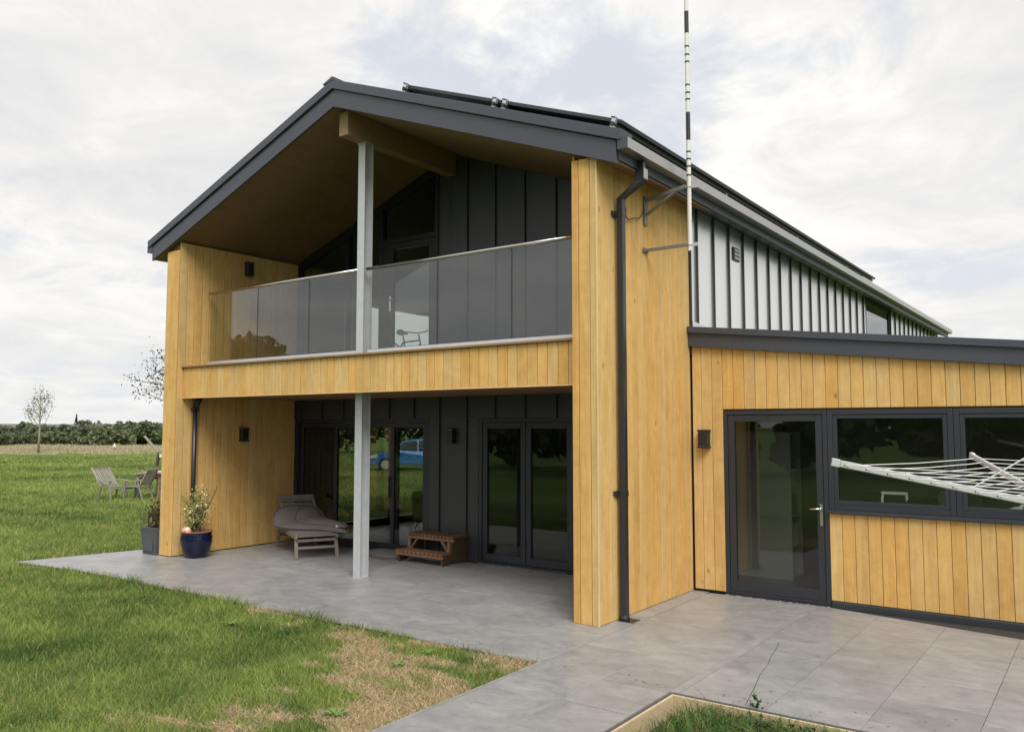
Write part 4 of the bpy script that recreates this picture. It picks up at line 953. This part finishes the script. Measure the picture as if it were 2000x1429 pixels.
# blue car on the drive, seen through the sliding doors
cr = thing('car', 'small bright blue hatchback car seen through the sliding doors', 'car', (-21.5, 20.75, -.018), math.atan2(-.585, -.81))
prof = [(1.98, .28), (2.0, .55), (1.90, .74), (1.05, .93), (.45, 1.36), (-.2, 1.45), (-1.3, 1.38), (-1.75, .98), (-1.95, .92), (-2.0, .5), (-1.95, .28)]
def hw(z): return .84 if z < .95 else .84-.30*(z-.95)/.5
vv = []; n = len(prof)
for s in (-1, 1): vv += [(x, s*(hw(z)-(.08 if z < .35 or x > 1.9 else 0)), z) for x, z in prof]
body = MB().add(vv, [tuple(range(n)), tuple(range(n, 2*n))[::-1]]+[(i, (i+1) % n, n+(i+1) % n, n+i) for i in range(n)]).build('body', 'carblue', cr, .03)
for s in (-1, 1):
    MB().prism([(.92, .96), (.42, 1.30), (-.15, 1.37), (-.15, .96)], 'y', s*.78-.055, s*.78+.055).build('window', 'carglass', cr, .01); MB().prism([(-.22, .96), (-.22, 1.37), (-1.2, 1.31), (-1.5, .98)], 'y', s*.78-.055, s*.78+.055).build('window', 'carglass', cr, .01)
    MB().prism([(1.62, .60), (1.97, .56), (1.90, .70), (1.60, .77)], 'y', s*.70-.12, s*.70+.145).build('headlight', 'lamp', cr, .02)
    for x in (1.25, -1.28):
        w_ = MB().tube([(x, s*.66, .31), (x, s*.87, .31)], .31, 22).build('wheel', 'tyre', cr); MB().tube([(x, s*.871, .31), (x, s*.88, .31)], .2, 16).build('rim', 'alu', w_)
MB().prism([(1.99, .29), (2.03, .29), (2.03, .48), (1.99, .48)], 'y', -.7, .7).build('bumper', 'black', cr, .01)

# ------------------------------------------------------------------ grass
def in_lawn(x, y):
    jit = .10*(fbm(x, y, 5.0, 3)-.42)
    tipn = np.clip((-7.5-x)/1.5, 0, 1)
    pat = ((y > -1.37+jit-.03*(x < -5)-.24*tipn) & (y < 2.4) & (x > -9.10+.21*(y+1.58)) & (x < 8) & ((x > -7.87) | (y < .34)))
    path = (x > .185+.5*jit)
    house = (x > -7.9) & (y > -.1)
    return ~(pat | path | house)
def straw(x, y):
    n = fbm(x, y, 1.5, 5); edge = np.clip((x+2.0)/2.0, 0, 1)*np.clip((y+5.2)/2.0, 0, 1); frontedge = np.clip(1-(-1.37-y)/.55, 0, 1)*np.clip((x+4.2)/2.0, 0, 1)
    far = .12*np.clip(fbm(x+40, y, .12, 3)*2-1.05, 0, 1)
    n2 = fbm(x*.7+31, y*1.6+12, 3.4, 4)
    return np.clip((np.maximum(edge*.53, frontedge*.50)+(n-.5)*1.2+(n2-.5)*1.9-.25)*3.6, 0, 1)*np.clip(np.maximum(edge, frontedge)*5-.25, 0, 1)+far*(np.hypot(x, y) > 9)
NB = 700000
lr = np.exp(rng.uniform(math.log(3.6), math.log(62), NB)); th = rng.uniform(radians(-6), radians(47), NB)+YAW
x = CAM[0]-lr*np.sin(th); y = CAM[1]+lr*np.cos(th); ok = in_lawn(x, y); x, y, lr = x[ok], y[ok], lr[ok]; n = len(x)
s = np.maximum(1, lr/7.5); den = fbm(x, y, 3.1, 4); sw_ = straw(x, y); dry = rng.random(n) < sw_*.93
hgt = (.020+.030*rng.random(n)+.035*np.clip(den-.5, 0, 1)*2)*s**.55; hgt = np.where(dry, hgt*.6, hgt)
edgeb = np.clip(1-(-1.37-y)/.12, 0, 1)*(~dry); hgt *= 1+1.1*edgeb*(y < -1.3)
wd = (.0028+.0022*rng.random(n))*s; a = rng.uniform(0, 2*pi, n); ln = hgt*(.35+1.1*rng.random(n)); ln = np.where(dry, ln*2.2+.01, ln); b = rng.uniform(0, 2*pi, n)
z0 = np.full(n, gz-.002)+.012*(fbm(x, y, 1.2, 3)-.4)
base = np.stack([x, y, z0], 1); sd_ = np.stack([np.cos(a)*wd, np.sin(a)*wd, 0*a], 1); tp = base+np.stack([np.cos(b)*ln, np.sin(b)*ln, hgt+.012], 1)
V = np.stack([base-sd_, base+sd_, tp], 1).reshape(-1, 3)
mix = np.clip(.50*fbm(x, y, .55, 4)+.40*fbm(x+9, y, 2.4, 4)+.22*rng.random(n), 0, 1)[:, None]; mix = np.clip((mix-.34)*2.9, 0, 1)
C = np.array([[.070, .138, .034]])*(1-mix)+np.array([[.310, .385, .100]])*mix
yel = (rng.random(n) < .06+.25*np.clip(fbm(x+5, y+3, .8, 3)*2-1, 0, 1))[:, None]; C = np.where(yel, np.array([[.40, .37, .15]]), C)
sc_ = np.array([[.62, .48, .30]])*(.55+.75*rng.random((n, 1))); C = np.where(dry[:, None], sc_, C)
C = C*(.75+.5*rng.random((n, 1)))
tag(np_mesh('grass', V, np.arange(3*n).reshape(n, 3), 'grass', None, np.repeat(C, 3, axis=0)), 'short mown lawn grass with worn straw coloured patches by the patio', 'grass', kind='stuff')
# bare straw thatch in the worn patches
n = 60000; x = rng.uniform(-4.2, .17, n); y = rng.uniform(-5, -1.38, n); ok = rng.random(n) < straw(x, y)*.9; x, y = x[ok], y[ok]; n = len(x)
b = rng.uniform(0, 2*pi, n); l = .03+.05*rng.random(n); wd = .0025; base = np.stack([x, y, np.full(n, gz+.004)+.012*rng.random(n)], 1); dd = np.stack([np.cos(b)*l, np.sin(b)*l, .014*rng.random(n)], 1); pp = np.stack([-np.sin(b)*wd, np.cos(b)*wd, 0*b], 1)
V = np.stack([base-pp, base+pp, base+dd], 1).reshape(-1, 3); C = np.array([[.66, .51, .32]])*(.6+.65*rng.random((n, 1)))
tag(np_mesh('straw_thatch', V, np.arange(3*n).reshape(n, 3), 'grass', None, np.repeat(C, 3, axis=0)), 'dry straw thatch on the worn lawn corner', 'dry grass', kind='stuff')
# tall rough grass in front of the hedgerow
n = 60000; dep = rng.uniform(60, 73, n); px = rng.uniform(-150, 420, n); dep = dep+5*(fbm(px, dep, .03, 3)-.4); f0 = np.array([-sin(YAW), cos(YAW)])
P2 = cam2+(f0[None]+e1[None]*((px-1000)/1617)[:, None])*dep[:, None]; b = rng.uniform(0, 2*pi, n); h = (.15+.42*rng.random(n)**1.5)*(.55+.8*fbm(P2[:, 0], P2[:, 1], .25, 3)); h *= np.clip((dep-59)/6, .25, 1); l = h*.35
base = np.stack([P2[:, 0], P2[:, 1], np.full(n, -.05)], 1); pp = np.stack([np.cos(b)*.03, np.sin(b)*.03, 0*b], 1); V = np.stack([base-pp, base+pp, base+np.stack([np.sin(b)*l, np.cos(b)*l, h], 1)], 1).reshape(-1, 3)
C = np.where(rng.random((n, 1)) < .80, np.array([[.62, .53, .36]]), np.array([[.25, .27, .12]]))*(.65+.6*rng.random((n, 1)))
tag(np_mesh('rough_grass', V, np.arange(3*n).reshape(n, 3), 'grass', None, np.repeat(C, 3, axis=0)), 'tall pale rough grass in front of the far hedgerow', 'rough grass', kind='stuff')
# grass in the bed
n = 30000; x = rng.uniform(BX0+.03, BX1, n); y = rng.uniform(BY0, BY1-.05, n); ok = (fbm(x, y, 2.5, 3)+.35*np.clip((x-BX0)/.5, 0, 1) > .42) & (x-BX0 > .10+.2*rng.random(n)); x, y = x[ok], y[ok]; n = len(x)
b = rng.uniform(0, 2*pi, n); h = .07+.13*rng.random(n); l = h*(.3+.8*rng.random(n)); a = rng.uniform(0, 2*pi, n); wd = .0035
base = np.stack([x, y, np.full(n, -.152)], 1); pp = np.stack([np.cos(a)*wd, np.sin(a)*wd, 0*a], 1); mid_ = base+np.stack([np.cos(b)*l*.35, np.sin(b)*l*.35, h*.75], 1); tp = base+np.stack([np.cos(b)*l, np.sin(b)*l, h], 1)
V = np.stack([base-pp, base+pp, mid_+pp*.8, mid_-pp*.8, tp], 1).reshape(-1, 3); i0 = np.arange(n)*5
F = np.concatenate([np.stack([i0, i0+1, i0+2], 1), np.stack([i0, i0+2, i0+3], 1), np.stack([i0+3, i0+2, i0+4], 1)])
C = np.array([[.09, .17, .04]])*(.5+1.1*rng.random((n, 1))); C = np.where(rng.random((n, 1)) < .15, np.array([[.32, .28, .12]]), C)
tag(np_mesh('bed_grass', V, F, 'grass', None, np.repeat(C, 5, axis=0)), 'long green grass growing in the sunken timber edged bed', 'grass', kind='stuff')
# broadleaf weeds
def weed(label, loc, r, n, col, up, seed, group='broadleaf weeds'):
    t = thing('weed', label, 'weed', loc, 0, group); q = random.Random(seed)
    for k in range(n):
        a = 2*pi*k/n+q.uniform(-.3, .3); l = r*q.uniform(.7, 1.1); w = l*.2; z = up*q.uniform(.6, 1.2)
        c_, s_ = cos(a), sin(a); P = [(0, 0, 0), (l*.35, w*.7, z*.7), (l*.7, w, z*.95), (l, 0, z*.75), (l*.7, -w, z*.95), (l*.35, -w*.7, z*.7), (l*.5, 0, z*.7)]
        P = [(x*c_-y*s_, x*s_+y*c_, zz) for x, y, zz in P]
        MB().add(P, [(0, 1, 6), (1, 2, 6), (2, 3, 6), (3, 4, 6), (4, 5, 6), (5, 0, 6)]).build('leaf', M['weed_'+col], t)
for k, c in (('a', (.15, .235, .065)), ('b', (.04, .07, .03)), ('c', (.14, .26, .05))): M['weed_'+k] = m_plain('weed_'+k, c, .65, 0, .35, 60, 0, .2)
def gpt(px, py, z=-.02): p = G(px, py, z); return (float(p[0]), float(p[1]), z)
weed('pale green rosette weed in the straw patch near the lawn corner', gpt(775, 1300), .095, 9, 'a', .035, 1)
weed('bright green small weed close to the paving edge', gpt(838, 1277), .07, 8, 'c', .04, 2)
weed('leafy weed low down at the bottom edge of the lawn', gpt(655, 1398), .10, 10, 'a', .04, 3)
weed('grey green weed in the mown grass left of the worn patch', gpt(452, 1222), .11, 8, 'a', .05, 4)
weed('light green leafy weed at the back of the sunken bed', gpt(1418, 1398, -.15), .10, 8, 'c', .11, 5)
w6 = thing('thistle', 'dark spiky thistle standing in the sunken bed', 'weed', gpt(1478, 1424, -.15))
MB().tube([(0, 0, 0), (.01, .01, .12), (0, .02, .22)], [.007, .006, .003], 6).build('stem', M['weed_b'], w6)
q = random.Random(4)
for k in range(16):
    z = .03+.19*k/16; a = k*2.4; l = .085-.03*k/16; c_, s_ = cos(a), sin(a); P = [(0, 0, z), (l*.3, .016, z+.012), (l*.38, .006, z+.02), (l*.65, .02, z+.03), (l*.72, .005, z+.034), (l, 0, z+.05), (l*.72, -.005, z+.034), (l*.65, -.02, z+.03), (l*.38, -.006, z+.02), (l*.3, -.016, z+.012)]
    MB().add([(x*c_-y*s_, x*s_+y*c_, zz) for x, y, zz in P], [(0, 1, 2, 8, 9), (2, 3, 4, 6, 7, 8), (4, 5, 6)]).build('leaf', M['weed_b'], w6)
n = 900; x = rng.uniform(2.05, BX1, n); y = BY1-.06-.35*rng.random(n)**1.5; P = np.stack([x, y, -.13+.13*rng.random(n)], 1)
v, f, c = leaf_cards(P, .05, np.array([[.035, .065, .026]])*(.6+.9*rng.random((n, 1))), .45, .6, 14)
tag(np_mesh('creeping_weeds', v, f, 'leaf', None, c), 'dark creeping weeds along the back board of the sunken bed', 'weeds', kind='stuff')
n = 420; x = rng.uniform(-8.5, 4.5, n); y = np.where(rng.random(n) < .6, -1.36+.5*rng.random(n)**2.5, rng.uniform(-1.3, 2.2, n)); P = np.stack([x, y, np.full(n, .004)], 1)
rv = np.random.default_rng(3); an_ = rv.uniform(0, 2*pi, n); l = .006+.014*rv.random(n); w = .002+.004*rv.random(n)
d1 = np.stack([np.cos(an_)*l, np.sin(an_)*l, .002*rv.random(n)], 1); d2 = np.stack([-np.sin(an_)*w, np.cos(an_)*w, 0*an_], 1)
V = np.stack([P-d1, P+d2, P+d1, P-d2], 1).reshape(-1, 3); C = np.where(rv.random((n, 1)) < .5, np.array([[.34, .26, .15]]), np.array([[.16, .17, .07]]))*(.6+.7*rv.random((n, 1)))
tag(np_mesh('leaf_litter', V, np.arange(4*n).reshape(n, 4), 'leaf', None, np.repeat(C, 4, axis=0)), 'bits of dry grass and leaf scattered on the paving', 'litter', kind='stuff')
# gravel at the thresholds
n = 420; V = []; F = []
for k in range(n):
    if k < 220: x = random.uniform(-3.4, -.4); y = YB-.005-.035*random.random()**2
    elif k < 330: x = random.uniform(.42, 1.64); y = EY-.03-.03*random.random()
    else: x = random.uniform(1.7, 5); y = 2.2-.0*random.random(); y = min(y, 2.24-(x-1.64)*.19+.03+.1*random.random())
    r = random.uniform(.004, .009); z = .003 if k < 330 else -.02; o = len(V)
    V += [(x+r*dx, y+r*dy, z+r*.7*dz) for dx, dy, dz in ((1, 0, 0), (0, 1, 0), (-1, 0, 0), (0, -1, 0), (0, 0, 1), (0, 0, -1))]
    F += [(o, o+1, o+4), (o+1, o+2, o+4), (o+2, o+3, o+4), (o+3, o, o+4), (o+1, o, o+5), (o+2, o+1, o+5), (o+3, o+2, o+5), (o, o+3, o+5)]
tag(MB().add(V, F).build('gravel', 'stone'), 'fine pale gravel along the door thresholds', 'gravel', kind='stuff')
